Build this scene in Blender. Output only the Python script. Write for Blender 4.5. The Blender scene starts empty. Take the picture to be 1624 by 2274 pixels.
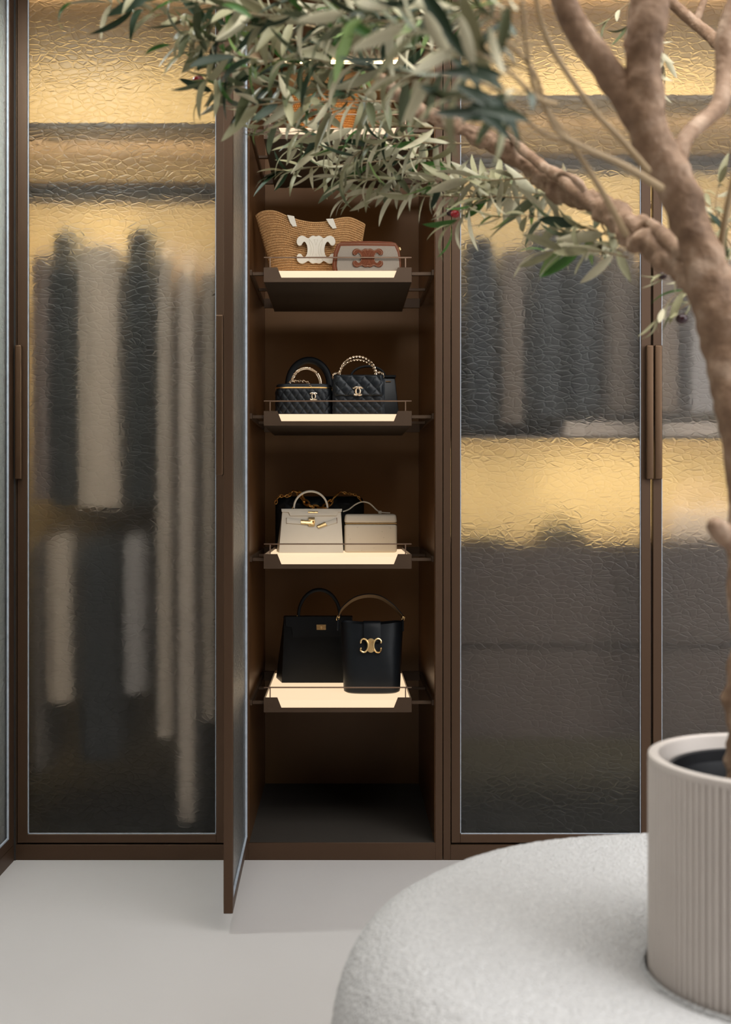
import bpy, bmesh, math, random
from mathutils import Vector, Matrix, noise
R = random.Random(7)
PI = math.pi
sc = bpy.context.scene
COL = sc.collection

# ------------------------------------------------------------------ camera
F = 2588.0; CY = -3.235; CZ = 1.004; PX = 760.0; PY = 1107.0
cam_d = bpy.data.cameras.new('camera'); cam = bpy.data.objects.new('camera', cam_d); COL.objects.link(cam)
cam.location = (0, CY, CZ); cam.rotation_euler = (PI/2, 0, 0)
cam_d.sensor_fit = 'HORIZONTAL'; cam_d.sensor_width = 36.0
cam_d.lens = 36.0*F/1624
cam_d.shift_x = (812-PX)/1624; cam_d.shift_y = (PY-1137)/1624
cam_d.clip_start = 0.05
cam_d.dof.use_dof = True; cam_d.dof.focus_distance = 3.35; cam_d.dof.aperture_fstop = 5.0
sc.camera = cam
# ------------------------------------------------------------------ world, lights, exposure
w = bpy.data.worlds.new('world'); sc.world = w; w.use_nodes = True
w.node_tree.nodes['Background'].inputs[0].default_value = (0.8, 0.86, 1.0, 1)
w.node_tree.nodes['Background'].inputs[1].default_value = 0.3
sc.view_settings.view_transform = 'Standard'; sc.view_settings.look = 'None'
sc.view_settings.exposure = 0.0; sc.view_settings.gamma = 1.0
sc.view_settings.use_curve_mapping = False
sc.cycles.use_denoising = True
sc.cycles.max_bounces = 10; sc.cycles.transmission_bounces = 8; sc.cycles.glossy_bounces = 4
sc.cycles.diffuse_bounces = 3; sc.cycles.caustics_reflective = False; sc.cycles.caustics_refractive = True
sc.cycles.sample_clamp_indirect = 4.0; sc.cycles.blur_glossy = 1.0

def area(name, loc, target, sx, sy, power, color):
    l = bpy.data.lights.new(name, 'AREA'); l.shape = 'RECTANGLE'; l.size = sx; l.size_y = sy
    l.energy = power; l.color = color
    o = bpy.data.objects.new(name, l); COL.objects.link(o); o.location = loc
    o.rotation_euler = (Vector(target)-Vector(loc)).to_track_quat('-Z', 'Y').to_euler()
    return o
area('window_daylight', (2.9, -2.6, 1.75), (0.2, -0.9, 0.4), 2.6, 1.7, 60, (0.96, 0.98, 1.0))
area('ceiling_panel_light_main', (0.9, -2.0, 2.93), (0.9, -2.0, 0), 2.6, 1.6, 78, (1.0, 0.97, 0.93))

# ------------------------------------------------------------------ helpers
def W(px, py, Y):
    s = (Y-CY)/F
    return Vector(((px-PX)*s, Y, CZ+(PY-py)*s))
def WD(px, py, d): return W(px, py, CY+d)

OFF = {}
def empty(name, loc, label=None, cat=None, group=None, rz=0.0, parent=None):
    o = bpy.data.objects.new(name, None); COL.objects.link(o); o.empty_display_size = 0.05
    o.location = loc; o.rotation_euler = (0, 0, rz); OFF[o] = Vector(loc)
    tag(o, label, cat, group); return o
def tag(o, label=None, cat=None, group=None, kind=None):
    if label: o['label'] = label
    if cat: o['category'] = cat
    if group: o['group'] = group
    if kind: o['kind'] = kind
    return o
def obj(name, bm, m, parent=None, local=False, smooth=True, label=None, kind=None, origin=None, angle=40):
    """link a bmesh as one object; world-space verts unless local; children share their thing's origin"""
    if parent is not None: off = OFF.get(parent, Vector((0, 0, 0)))
    else: off = Vector(origin) if origin is not None else Vector((0, 0, 0))
    if not local and off.length: bmesh.ops.translate(bm, verts=bm.verts, vec=-off)
    bmesh.ops.recalc_face_normals(bm, faces=bm.faces)
    me = bpy.data.meshes.new(name); bm.to_mesh(me); bm.free()
    if m is not None:
        for x in (m if isinstance(m, (list, tuple)) else [m]): me.materials.append(x)
    if smooth:
        me.polygons.foreach_set('use_smooth', [True]*len(me.polygons))
        me.set_sharp_from_angle(angle=math.radians(angle))
    o = bpy.data.objects.new(name, me); COL.objects.link(o)
    if parent is not None: o.parent = parent; OFF[o] = off
    else: o.location = off; OFF[o] = off
    if label: o['label'] = label
    if kind: o['kind'] = kind
    return o
def box(bm, x0, x1, y0, y1, z0, z1, bev=0.0, seg=1):
    r = bmesh.ops.create_cube(bm, size=1.0)
    vs = r['verts']
    for v in vs:
        v.co = Vector((x0+(v.co.x+.5)*(x1-x0), y0+(v.co.y+.5)*(y1-y0), z0+(v.co.z+.5)*(z1-z0)))
    if bev > 0:
        es = list({e for v in vs for e in v.link_edges})
        bmesh.ops.bevel(bm, geom=es, offset=bev, segments=seg, profile=0.6, affect='EDGES', clamp_overlap=True)
    return bm
def bxo(name, m, parent, *a, **k):
    kw = {q: k.pop(q) for q in ('local', 'label', 'kind') if q in k}
    return obj(name, box(bmesh.new(), *a, **k), m, parent, **kw)
def frustum(bm, b, t, bev=0.0, seg=2):
    """b,t = (x0,x1,y0,y1,z)"""
    vs = []
    for (x0, x1, y0, y1, z) in (b, t):
        for (x, y) in ((x0, y0), (x1, y0), (x1, y1), (x0, y1)): vs.append(bm.verts.new((x, y, z)))
    fs = [bm.faces.new([vs[i] for i in q]) for q in ((3, 2, 1, 0), (4, 5, 6, 7), (0, 1, 5, 4), (1, 2, 6, 5), (2, 3, 7, 6), (3, 0, 4, 7))]
    if bev > 0:
        es = list({e for v in vs for e in v.link_edges})
        bmesh.ops.bevel(bm, geom=es, offset=bev, segments=seg, profile=0.6, affect='EDGES', clamp_overlap=True)
    return bm
def prism(bm, pts, y0, y1, bev=0.0, seg=1):
    """outline in XZ extruded along Y (y0 is the front)"""
    f = [bm.verts.new((p[0], y0, p[1])) for p in pts]; b = [bm.verts.new((p[0], y1, p[1])) for p in pts]
    n = len(pts)
    ff = bm.faces.new(f); bf = bm.faces.new(b[::-1])
    for i in range(n): bm.faces.new((f[i], b[i], b[(i+1) % n], f[(i+1) % n]))
    if bev > 0:
        bmesh.ops.bevel(bm, geom=list(ff.edges), offset=bev, segments=seg, profile=0.6, affect='EDGES', clamp_overlap=True)
    ng = [f_ for f_ in bm.faces if len(f_.verts) > 4]; bm.normal_update()
    if ng: bmesh.ops.triangulate(bm, faces=ng)
    return bm
def catmull(P, n):
    """P: list of tuples (any dimension) -> smooth list"""
    out = []
    P = [tuple(p) for p in P]; Q = [P[0]]+P+[P[-1]]
    for i in range(1, len(Q)-2):
        for k in range(n):
            t = k/n
            out.append(tuple(0.5*((2*b)+(-a+c)*t+(2*a-5*b+4*c-d)*t*t+(-a+3*b-3*c+d)*t**3) for a, b, c, d in zip(Q[i-1], Q[i], Q[i+1], Q[i+2])))
    out.append(P[-1]); return out
def tube(bm, pts, rad, seg=10, closed=False, knob=0.0, kf=20.0, cap=True):
    pts = [Vector(p) for p in pts]; n = len(pts)
    if not isinstance(rad, (list, tuple)): rad = [rad]*n
    rings = []; nrm = None
    for i, p in enumerate(pts):
        if closed: t = pts[(i+1) % n]-pts[i-1]
        else: t = pts[min(i+1, n-1)]-pts[max(i-1, 0)]
        t = t.normalized() if t.length > 1e-9 else Vector((0, 0, 1))
        if nrm is None:
            nrm = t.orthogonal().normalized()
        nrm = (nrm-t*nrm.dot(t)); nrm = nrm.normalized() if nrm.length > 1e-6 else t.orthogonal().normalized()
        b = t.cross(nrm); ring = []
        for k in range(seg):
            a = 2*PI*k/seg; d = nrm*math.cos(a)+b*math.sin(a); r = rad[i]
            if knob: 
                q = p+d*r
                r = r*(1+knob*(noise.noise(q*kf)+0.6*noise.noise(q*kf*2.7)))
            ring.append(bm.verts.new(p+d*r))
        rings.append(ring)
    m = n if closed else n-1
    for i in range(m):
        a, b = rings[i], rings[(i+1) % n]
        for k in range(seg): bm.faces.new((a[k], a[(k+1) % seg], b[(k+1) % seg], b[k]))
    if cap and not closed:
        bm.faces.new(rings[0][::-1]); bm.faces.new(rings[-1])
    return bm
def sweep(bm, pts, section, B=(0, 1, 0), scale=None):
    """sweep a closed 2D section (n,b) with a fixed binormal B"""
    pts = [Vector(p) for p in pts]; B = Vector(B).normalized(); rings = []
    for i, p in enumerate(pts):
        t = (pts[min(i+1, len(pts)-1)]-pts[max(i-1, 0)]).normalized()
        n = t.cross(B).normalized(); s = scale[i] if scale else 1.0
        rings.append([bm.verts.new(p+n*(a*s)+B*(b*s)) for a, b in section])
    k = len(section)
    for a, b in zip(rings, rings[1:]):
        for i in range(k): bm.faces.new((a[i], a[(i+1) % k], b[(i+1) % k], b[i]))
    bm.faces.new(rings[0][::-1]); bm.faces.new(rings[-1]); return bm
def rsec(n, b, k=3):
    """rounded rectangle section, half sizes n,b"""
    r = min(n, b)*0.7; out = []
    for cx, cy, a0 in ((n-r, b-r, 0), (-n+r, b-r, PI/2), (-n+r, -b+r, PI), (n-r, -b+r, 1.5*PI)):
        for i in range(k): 
            a = a0+PI/2*i/(k-1); out.append((cx+r*math.cos(a), cy+r*math.sin(a)))
    return out
def lathe(bm, prof, seg=48, c=(0, 0), a0=0.0, a1=2*PI, fn=None):
    full = abs(a1-a0-2*PI) < 1e-6; n = seg if full else seg+1; rings = []
    for (r, z) in prof:
        ring = []
        for k in range(n):
            a = a0+(a1-a0)*k/seg
            rr = fn(r, z, a) if fn else r
            ring.append(bm.verts.new((c[0]+rr*math.cos(a), c[1]+rr*math.sin(a), z)))
        rings.append(ring)
    for a, b in zip(rings, rings[1:]):
        for k in range(seg):
            k2 = (k+1) % n
            bm.faces.new((a[k], a[k2], b[k2], b[k]))
    return bm
def grid(bm, nu, nv, fn):
    V = [[bm.verts.new(fn(i/nu, j/nv)) for i in range(nu+1)] for j in range(nv+1)]
    for j in range(nv):
        for i in range(nu): bm.faces.new((V[j][i], V[j][i+1], V[j+1][i+1], V[j+1][i]))
    return V
def arc(cx, cz, rx, rz, a0, a1, n, y=0.0):
    return [Vector((cx+rx*math.cos(a0+(a1-a0)*i/n), y, cz+rz*math.sin(a0+(a1-a0)*i/n))) for i in range(n+1)]
def link(bm, c, t, roll, L, wd, r, seg=12, s2=6):
    """one oval chain link"""
    t = Vector(t).normalized(); n = t.orthogonal().normalized(); n = Matrix.Rotation(roll, 3, t) @ n
    pts = [Vector(c)+t*(L/2*math.cos(2*PI*i/seg))+n*(wd/2*math.sin(2*PI*i/seg)) for i in range(seg)]
    tube(bm, pts, r, s2, closed=True)
def resample(pts, step):
    pts = [Vector(p) for p in pts]; out = [pts[0].copy()]; acc = 0
    for a, b in zip(pts, pts[1:]):
        L = (b-a).length; d = step-acc
        while d <= L: out.append(a.lerp(b, d/L)); d += step
        acc = (acc+L) % step
    return out
def chain(bm, pts, L, wd, r, seg=10):
    q = resample(pts, L*0.72)
    for i in range(len(q)-1):
        t = q[i+1]-q[i]
        link(bm, (q[i]+q[i+1])/2, t, (0.75 if i % 2 else -0.75)+0.3*math.sin(i), L, wd, r, seg)

# ------------------------------------------------------------------ materials
def nt(name):
    m = bpy.data.materials.new(name); m.use_nodes = True; t = m.node_tree
    return m, t, t.nodes['Principled BSDF']
def col(b, k, v): b.inputs[k].default_value = v
def lk(t, a, b): t.links.new(a, b)
def node(t, typ, **k):
    n = t.nodes.new(typ)
    for a, v in k.items():
        if a in n.inputs: n.inputs[a].default_value = v
        else: setattr(n, a, v)
    return n
def coords(t, scale=(1, 1, 1), gen='Object'):
    tc = t.nodes.new('ShaderNodeTexCoord'); mp = t.nodes.new('ShaderNodeMapping'); mp.inputs['Scale'].default_value = scale
    lk(t, tc.outputs[gen], mp.inputs['Vector']); return mp.outputs[0]
def simple(name, c, rough=0.5, metal=0.0, var=0.15, nscale=30, bump=0.0, bscale=200, spec=0.5, stretch=(1, 1, 1), sheen=0.0, coat=0.0):
    m, t, b = nt(name); v = coords(t, stretch)
    n1 = node(t, 'ShaderNodeTexNoise', Scale=nscale, Detail=4.0); lk(t, v, n1.inputs['Vector'])
    mx = node(t, 'ShaderNodeMix', data_type='RGBA')
    mx.inputs['A'].default_value = (*[x*(1-var) for x in c], 1); mx.inputs['B'].default_value = (*[min(1, x*(1+var)) for x in c], 1)
    lk(t, n1.outputs['Fac'], mx.inputs['Factor']); lk(t, mx.outputs['Result'], b.inputs['Base Color'])
    col(b, 'Roughness', rough); col(b, 'Metallic', metal); col(b, 'Specular IOR Level', spec)
    if sheen: col(b, 'Sheen Weight', sheen); col(b, 'Sheen Roughness', 0.6)
    if coat: col(b, 'Coat Weight', coat); col(b, 'Coat Roughness', 0.2)
    if bump:
        n2 = node(t, 'ShaderNodeTexNoise', Scale=bscale, Detail=3.0); lk(t, v, n2.inputs['Vector'])
        bp = node(t, 'ShaderNodeBump', Strength=bump, Distance=0.002); lk(t, n2.outputs['Fac'], bp.inputs['Height']); lk(t, bp.outputs[0], b.inputs['Normal'])
    return m
def emissive(name, c, s):
    m, t, b = nt(name); col(b, 'Base Color', (*c, 1)); col(b, 'Emission Color', (*c, 1)); col(b, 'Emission Strength', s); col(b, 'Roughness', 0.5)
    return m
def glass_mat(name, hammered=True, rough=0.38, tint=(0.93, 0.93, 0.9)):
    m, t, b = nt(name); col(b, 'Base Color', (*tint, 1)); col(b, 'Transmission Weight', 1.0); col(b, 'Roughness', rough); col(b, 'IOR', 1.31)
    if hammered:
        v = coords(t, (1, 1, 1.9))
        n = node(t, 'ShaderNodeTexNoise', Scale=9.0, Detail=2.0); lk(t, v, n.inputs['Vector'])
        add = node(t, 'ShaderNodeMix', data_type='RGBA', blend_type='LINEAR_LIGHT'); add.inputs['Factor'].default_value = 0.03
        lk(t, v, add.inputs['A']); lk(t, n.outputs['Color'], add.inputs['B'])
        vo = node(t, 'ShaderNodeTexVoronoi', feature='DISTANCE_TO_EDGE', Scale=37.0); lk(t, add.outputs['Result'], vo.inputs['Vector'])
        vc = node(t, 'ShaderNodeTexVoronoi', feature='F1', Scale=37.0); lk(t, add.outputs['Result'], vc.inputs['Vector'])
        mr = node(t, 'ShaderNodeMapRange', interpolation_type='SMOOTHSTEP'); mr.inputs['From Max'].default_value = 0.16
        lk(t, vo.outputs['Distance'], mr.inputs['Value'])
        sb = node(t, 'ShaderNodeMath', operation='MULTIPLY_ADD'); sb.inputs[1].default_value = -0.9
        lk(t, vc.outputs['Distance'], sb.inputs[0]); lk(t, mr.outputs[0], sb.inputs[2])
        bp = node(t, 'ShaderNodeBump', Strength=0.36, Distance=0.002); lk(t, sb.outputs[0], bp.inputs['Height'])
        lk(t, bp.outputs[0], b.inputs['Normal'])
    return m
M = {}
M['bronze'] = simple('bronze_frame', (0.078, 0.042, 0.022), 0.48, 0.5, 0.12, 6, 0.05, 300, stretch=(1, 1, .1))
M['bronze_pale'] = simple('bronze_handle', (0.115, 0.066, 0.036), 0.38, 0.7, 0.1, 12)  # handles are a lighter bronze than the frames
M['dark_bronze'] = simple('dark_bronze_panel', (0.13, 0.058, 0.020), 0.32, 0.55, 0.18, 9, 0.12, 500)
M['tray_metal'] = simple('tray_metal', (0.080, 0.048, 0.028), 0.45, 0.5, 0.1, 20, 0.05, 400)
M['rail_metal'] = simple('rail_metal', (0.30, 0.20, 0.14), 0.35, 0.85, 0.1, 20)
M['seal'] = simple('clear_gasket', (0.42, 0.47, 0.54), 0.35, 0.0, 0.3, 60)
M['glass'] = glass_mat('hammered_glass')
M['beige'] = simple('beige_back_panel', (0.64, 0.52, 0.32), 0.75, 0, 0.05, 4)
M['wood_inside'] = simple('brown_interior', (0.14, 0.095, 0.062), 0.55, 0, 0.15, 8, stretch=(1, 1, .15))
M['chest'] = simple('brown_drawer_front', (0.085, 0.060, 0.050), 0.7, 0, 0.12, 5)
M['black_in'] = simple('dark_void', (0.02, 0.018, 0.016), 0.7)
M['black_leather'] = simple('black_leather', (0.006, 0.008, 0.0105), 0.42, 0, 0.25, 40, 0.18, 900, spec=0.26)
M['navy_leather'] = simple('smooth_black_leather', (0.0065, 0.009, 0.012), 0.36, 0, 0.2, 40, 0.08, 900, spec=0.32)
M['white_leather'] = simple('white_leather', (0.66, 0.60, 0.50), 0.5, 0, 0.03, 30, 0.12, 900)
M['ivory_leather'] = simple('ivory_leather', (0.60, 0.54, 0.44), 0.5, 0, 0.03, 30, 0.1, 900)
M['brown_leather'] = simple('brown_leather', (0.14, 0.036, 0.011), 0.55, 0, 0.2, 40, 0.15, 700, spec=0.2)
M['canvas'] = simple('canvas', (0.28, 0.23, 0.18), 0.85, 0, 0.12, 500, 0.3, 1400)
M['stitch'] = simple('stitching', (0.62, 0.5, 0.36), 0.8)
M['tan_lining'] = simple('tan_lining', (0.19, 0.10, 0.035), 0.5)
M['gold'] = simple('gold_metal', (0.95, 0.68, 0.33), 0.25, 1.0, 0.05)
M['old_gold'] = simple('antique_gold_metal', (0.62, 0.34, 0.10), 0.3, 1.0, 0.2, 60)
M['pale_gold'] = simple('pale_gold_metal', (0.95, 0.78, 0.58), 0.25, 1.0, 0.05)
M['tray_light'] = emissive('lit_tray_diffuser', (1.0, 0.735, 0.465), 1.0)
M['tray_light'].node_tree.nodes['Principled BSDF'].inputs['Base Color'].default_value = (.12, .11, .10, 1)
M['back_bronze'] = simple('brown_back_panel', (0.16, 0.080, 0.029), 0.4, 0.3, 0.12, 7, 0.1, 500)
M['underside'] = simple('shaded_tray_underside', (0.020, 0.012, 0.006), 0.6)  # shade under the trays is put into this near-black brown
M['led'] = emissive('led_diffuser', (1.0, 0.82, 0.5), 9.0)
M['raffia'] = simple('raffia', (0.45, 0.25, 0.10), 0.8, 0, 0.4, 160, 0.3, 900)
M['raffia_orange'] = simple('orange_raffia', (0.55, 0.22, 0.045), 0.8, 0, 0.35, 160, 0.3, 900)
M['wall'] = simple('plaster_wall', (0.66, 0.64, 0.61), 0.9, 0, 0.03, 3)
M['ceil'] = simple('ceiling_paint', (0.8, 0.79, 0.77), 0.9, 0, 0.02, 3)
M['hook'] = simple('hanger_metal', (0.25, 0.2, 0.16), 0.3, 0.9)
# ivory ostrich leather: sparse quill bumps
m, t, b = nt('ostrich_leather'); col(b, 'Roughness', 0.5); col(b, 'Base Color', (0.60, 0.53, 0.43, 1)); v = coords(t)
vo = node(t, 'ShaderNodeTexVoronoi', feature='F1', Scale=62.0); lk(t, v, vo.inputs['Vector'])
mr = node(t, 'ShaderNodeMapRange', interpolation_type='SMOOTHSTEP'); mr.inputs['From Min'].default_value = 0.0; mr.inputs['From Max'].default_value = 0.17
mr.inputs['To Min'].default_value = 1.0; mr.inputs['To Max'].default_value = 0.0
lk(t, vo.outputs['Distance'], mr.inputs['Value'])
bp = node(t, 'ShaderNodeBump', Strength=0.7, Distance=0.002); lk(t, mr.outputs[0], bp.inputs['Height']); lk(t, bp.outputs[0], b.inputs['Normal']); M['ostrich'] = m
# floor: pale microcement
m, t, b = nt('pale_microcement'); v = coords(t)
n1 = node(t, 'ShaderNodeTexNoise', Scale=1.6, Detail=6.0, Roughness=0.6); lk(t, v, n1.inputs['Vector'])
cr = node(t, 'ShaderNodeMix', data_type='RGBA'); cr.inputs['A'].default_value = (0.60, 0.568, 0.555, 1); cr.inputs['B'].default_value = (0.66, 0.637, 0.63, 1)
lk(t, n1.outputs['Fac'], cr.inputs['Factor']); lk(t, cr.outputs['Result'], b.inputs['Base Color']); col(b, 'Roughness', 0.42); col(b, 'Specular IOR Level', 0.35)
M['floor'] = m
# boucle
m, t, b = nt('white_boucle'); v = coords(t)
n1 = node(t, 'ShaderNodeTexNoise', Scale=150.0, Detail=3.0); lk(t, v, n1.inputs['Vector'])
n2 = node(t, 'ShaderNodeTexVoronoi', Scale=210.0); lk(t, v, n2.inputs['Vector'])
cr = node(t, 'ShaderNodeMix', data_type='RGBA'); cr.inputs['A'].default_value = (0.46, 0.455, 0.455, 1); cr.inputs['B'].default_value = (0.74, 0.73, 0.725, 1)
lk(t, n1.outputs['Fac'], cr.inputs['Factor']); lk(t, cr.outputs['Result'], b.inputs['Base Color'])
ma = node(t, 'ShaderNodeMath', operation='MULTIPLY_ADD'); ma.inputs[1].default_value = -0.8; lk(t, n2.outputs['Distance'], ma.inputs[0]); lk(t, n1.outputs['Fac'], ma.inputs[2])
bp = node(t, 'ShaderNodeBump', Strength=0.8, Distance=0.006); lk(t, ma.outputs[0], bp.inputs['Height']); lk(t, bp.outputs[0], b.inputs['Normal'])
col(b, 'Roughness', 0.95); col(b, 'Sheen Weight', 0.3); M['boucle'] = m
M['pot'] = simple('ribbed_ceramic', (0.62, 0.56, 0.515), 0.7, 0, 0.05, 20, 0.1, 300)
M['pot_in'] = simple('black_plastic_pot', (0.012, 0.012, 0.014), 0.35)
M['soil'] = simple('dark_soil', (0.018, 0.016, 0.016), 0.95, 0, 0.5, 90, 0.9, 120)
# bark: tan mottled at random with paler tone
m, t, b = nt('olive_bark'); v = coords(t, (1, 1, 1))
n1 = node(t, 'ShaderNodeTexNoise', Scale=22.0, Detail=6.0, Roughness=0.65); lk(t, v, n1.inputs['Vector'])
n2 = node(t, 'ShaderNodeTexNoise', Scale=90.0, Detail=4.0); lk(t, v, n2.inputs['Vector'])
rp = node(t, 'ShaderNodeValToRGB'); e = rp.color_ramp.elements
e[0].position = 0.3; e[0].color = (0.14, 0.078, 0.042, 1); e[1].position = 0.72; e[1].color = (0.46, 0.33, 0.235, 1)
x = rp.color_ramp.elements.new(0.52); x.color = (0.26, 0.158, 0.094, 1)
lk(t, n1.outputs['Fac'], rp.inputs['Fac']); lk(t, rp.outputs[0], b.inputs['Base Color']); col(b, 'Roughness', 0.72)
bp = node(t, 'ShaderNodeBump', Strength=0.8, Distance=0.005); lk(t, n2.outputs['Fac'], bp.inputs['Height']); lk(t, bp.outputs[0], b.inputs['Normal']); M['bark'] = m
M['stem'] = simple('olive_stem', (0.30, 0.21, 0.11), 0.6, 0, 0.2, 40)
def leaf_mat(name, top, bot):
    m, t, b = nt(name); g = node(t, 'ShaderNodeNewGeometry'); mx = node(t, 'ShaderNodeMix', data_type='RGBA')
    mx.inputs['A'].default_value = (*top, 1); mx.inputs['B'].default_value = (*bot, 1)
    lk(t, g.outputs['Backfacing'], mx.inputs['Factor'])
    n = node(t, 'ShaderNodeTexNoise', Scale=60.0); lk(t, coords(t), n.inputs['Vector'])
    hs = node(t, 'ShaderNodeHueSaturation'); mr = node(t, 'ShaderNodeMapRange'); mr.inputs['To Min'].default_value = 0.8; mr.inputs['To Max'].default_value = 1.2
    lk(t, n.outputs['Fac'], mr.inputs['Value']); lk(t, mr.outputs[0], hs.inputs['Value']); lk(t, mx.outputs['Result'], hs.inputs['Color'])
    lk(t, hs.outputs[0], b.inputs['Base Color']); col(b, 'Roughness', 0.5); col(b, 'Specular IOR Level', 0.35); return m
M['leaf_sage'] = leaf_mat('sage_olive_leaf', (0.29, 0.275, 0.155), (0.50, 0.46, 0.31))
M['leaf_mid'] = leaf_mat('grey_green_olive_leaf', (0.12, 0.135, 0.065), (0.40, 0.38, 0.26))
M['leaf_dark'] = leaf_mat('dark_olive_leaf', (0.014, 0.034, 0.012), (0.09, 0.11, 0.055))
M['leaf_green'] = leaf_mat('fresh_olive_leaf', (0.045, 0.13, 0.018), (0.16, 0.24, 0.07))
M['olive'] = simple('ripe_olive', (0.03, 0.008, 0.012), 0.2, 0, 0.5, 30)
M['olive_red'] = simple('red_olive', (0.28, 0.008, 0.012), 0.2, 0, 0.6, 30)
def cloth(name, c): return simple(name, c, 0.85, 0, 0.1, 25, 0.2, 500, sheen=0.2)

# ------------------------------------------------------------------ setting
def slab(name, m, *a):
    o = obj(name, box(bmesh.new(), *a), m, smooth=False); o['kind'] = 'structure'; return o
slab('floor', M['floor'], -2.2, 3.2, -5.2, 0.9, -0.1, 0.0)
slab('wall_back', M['wall'], -2.2, 3.2, 0.78, 0.9, 0.0, 3.0)
slab('wall_left', M['wall'], -2.2, -2.1, -5.2, 0.78, 0.0, 3.0)
slab('wall_front', M['wood_inside'], -2.1, 3.1, -5.2, -5.1, 0.0, 3.0)
slab('ceiling', M['ceil'], -2.2, 3.2, -5.2, 0.9, 3.0, 3.1)
bm = bmesh.new()
box(bm, 3.1, 3.2, -5.1, -3.95, 0, 3.0); box(bm, 3.1, 3.2, -1.25, 0.78, 0, 3.0)
box(bm, 3.1, 3.2, -3.95, -1.25, 0, 0.85); box(bm, 3.1, 3.2, -3.95, -1.25, 2.65, 3.0)
o = obj('wall_right', bm, M['wall'], smooth=False); o['kind'] = 'structure'
bm = bmesh.new()
for (a, b2) in ((-3.95, -3.89), (-2.63, -2.57), (-1.31, -1.25)): box(bm, 3.11, 3.16, a, b2, 0.85, 2.65)
box(bm, 3.11, 3.16, -3.89, -1.31, 0.85, 0.91); box(bm, 3.11, 3.16, -3.89, -1.31, 2.59, 2.65)
o = obj('window_1', bm, M['bronze'], smooth=False); o['kind'] = 'structure'

# ------------------------------------------------------------------ wardrobes
DEP = 0.64; TOP = 2.44; PL = 0.045
def door(parent, x0, x1, glx0, glx1, y0=0.0, z1=2.47, name='door'):
    """closed glazed door: frame is the door mesh, pane, gasket and handle are its children"""
    z0 = PL+0.003; gz0 = 0.0715; gz1 = z1-0.03
    bm = bmesh.new()
    box(bm, x0, glx0, y0, y0+0.022, z0, z1, 0.001); box(bm, glx1, x1, y0, y0+0.022, z0, z1, 0.001)
    box(bm, glx0-0.0005, glx1+0.0005, y0, y0+0.022, z0, gz0, 0.001); box(bm, glx0-0.0005, glx1+0.0005, y0, y0+0.022, gz1, z1, 0.001)
    d = obj(name, bm, M['bronze'], parent, smooth=False)
    obj('glass_pane', box(bmesh.new(), glx0, glx1, y0+0.007, y0+0.013, gz0, gz1), M['glass'], d, smooth=False, label='hammered translucent glass pane')
    bm = bmesh.new(); g = 0.0024
    box(bm, glx0, glx0+g, y0+0.003, y0+0.0068, gz0, gz1); box(bm, glx1-g, glx1, y0+0.003, y0+0.0068, gz0, gz1)
    box(bm, glx0, glx1, y0+0.003, y0+0.0068, gz0, gz0+g); box(bm, glx0, glx1, y0+0.003, y0+0.0068, gz1-g, gz1)
    obj('gasket', bm, M['seal'], d, smooth=False)
    return d
def handle(d, x0, x1, y0=-0.018, y1=-0.0005, z0=1.057, z1=1.428):
    obj('handle', box(bmesh.new(), x0, x1, y0, y1, z0, z1, 0.004, 3), M['bronze_pale'], d, label='long flat bronze pull')
def X0(px): return (px-PX)/800.0

# ---- left unit, closed glazed door with hanging clothes
xl, xr = -1.27, -0.301
u1 = empty('wardrobe', (-0.6, 0, 0), 'left wardrobe with closed hammered glass door and pale clothes hanging inside', 'wardrobe', 'built-in wardrobes along the back wall')
obj('side_panel', box(bmesh.new(), xl, xl+0.02, 0.024, DEP, PL, TOP+.04, .0008), M['beige'], u1)
bxo('filler_panel', M['bronze'], u1, xl, -.904, 0.002, 0.022, PL, TOP+.04)
obj('side_panel', box(bmesh.new(), xr, xr+0.0195, 0, DEP, 0.0, TOP+.06, .0008), M['bronze'], u1)
bxo('back_panel', M['beige'], u1, xl+0.02, xr, DEP-0.015, DEP, PL, TOP)
bxo('top_panel', M['wood_inside'], u1, xl+0.02, xr, 0.024, DEP, TOP, TOP+0.03)
bxo('base_panel', M['black_in'], u1, xl+0.02, xr, 0.024, DEP-.015, PL, PL+0.02)
bxo('plinth', M['bronze'], u1, xl, xr, 0.0, 0.02, 0.0, PL-0.002, bev=.0008)
bxo('shelf', M['wood_inside'], u1, xl+0.021, xr-0.001, 0.03, DEP-0.016, 2.042, 2.056)
vb = bxo('valance', M['black_in'], u1, xl+0.021, xr-0.001, .12, .135, 1.876, 1.911, label='dark horizontal rail cover'); bxo('lower_lip', M['wood_inside'], vb, xl+0.021, xr-0.001, .12, .14, 1.857, 1.8755)
d1 = door(u1, -0.902, X0(517), X0(61), X0(480))
handle(d1, X0(36), X0(51))
def rod(parent, x0, x1, y, z):
    obj('hanging_rail', tube(bmesh.new(), [(x0, y, z), (x1, y, z)], 0.011, 12), M['hook'], parent)
rod(u1, xl+0.02, xr, 0.32, 1.885); rod(u1, xl+0.02, X0(318), 0.32, 0.955)
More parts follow.
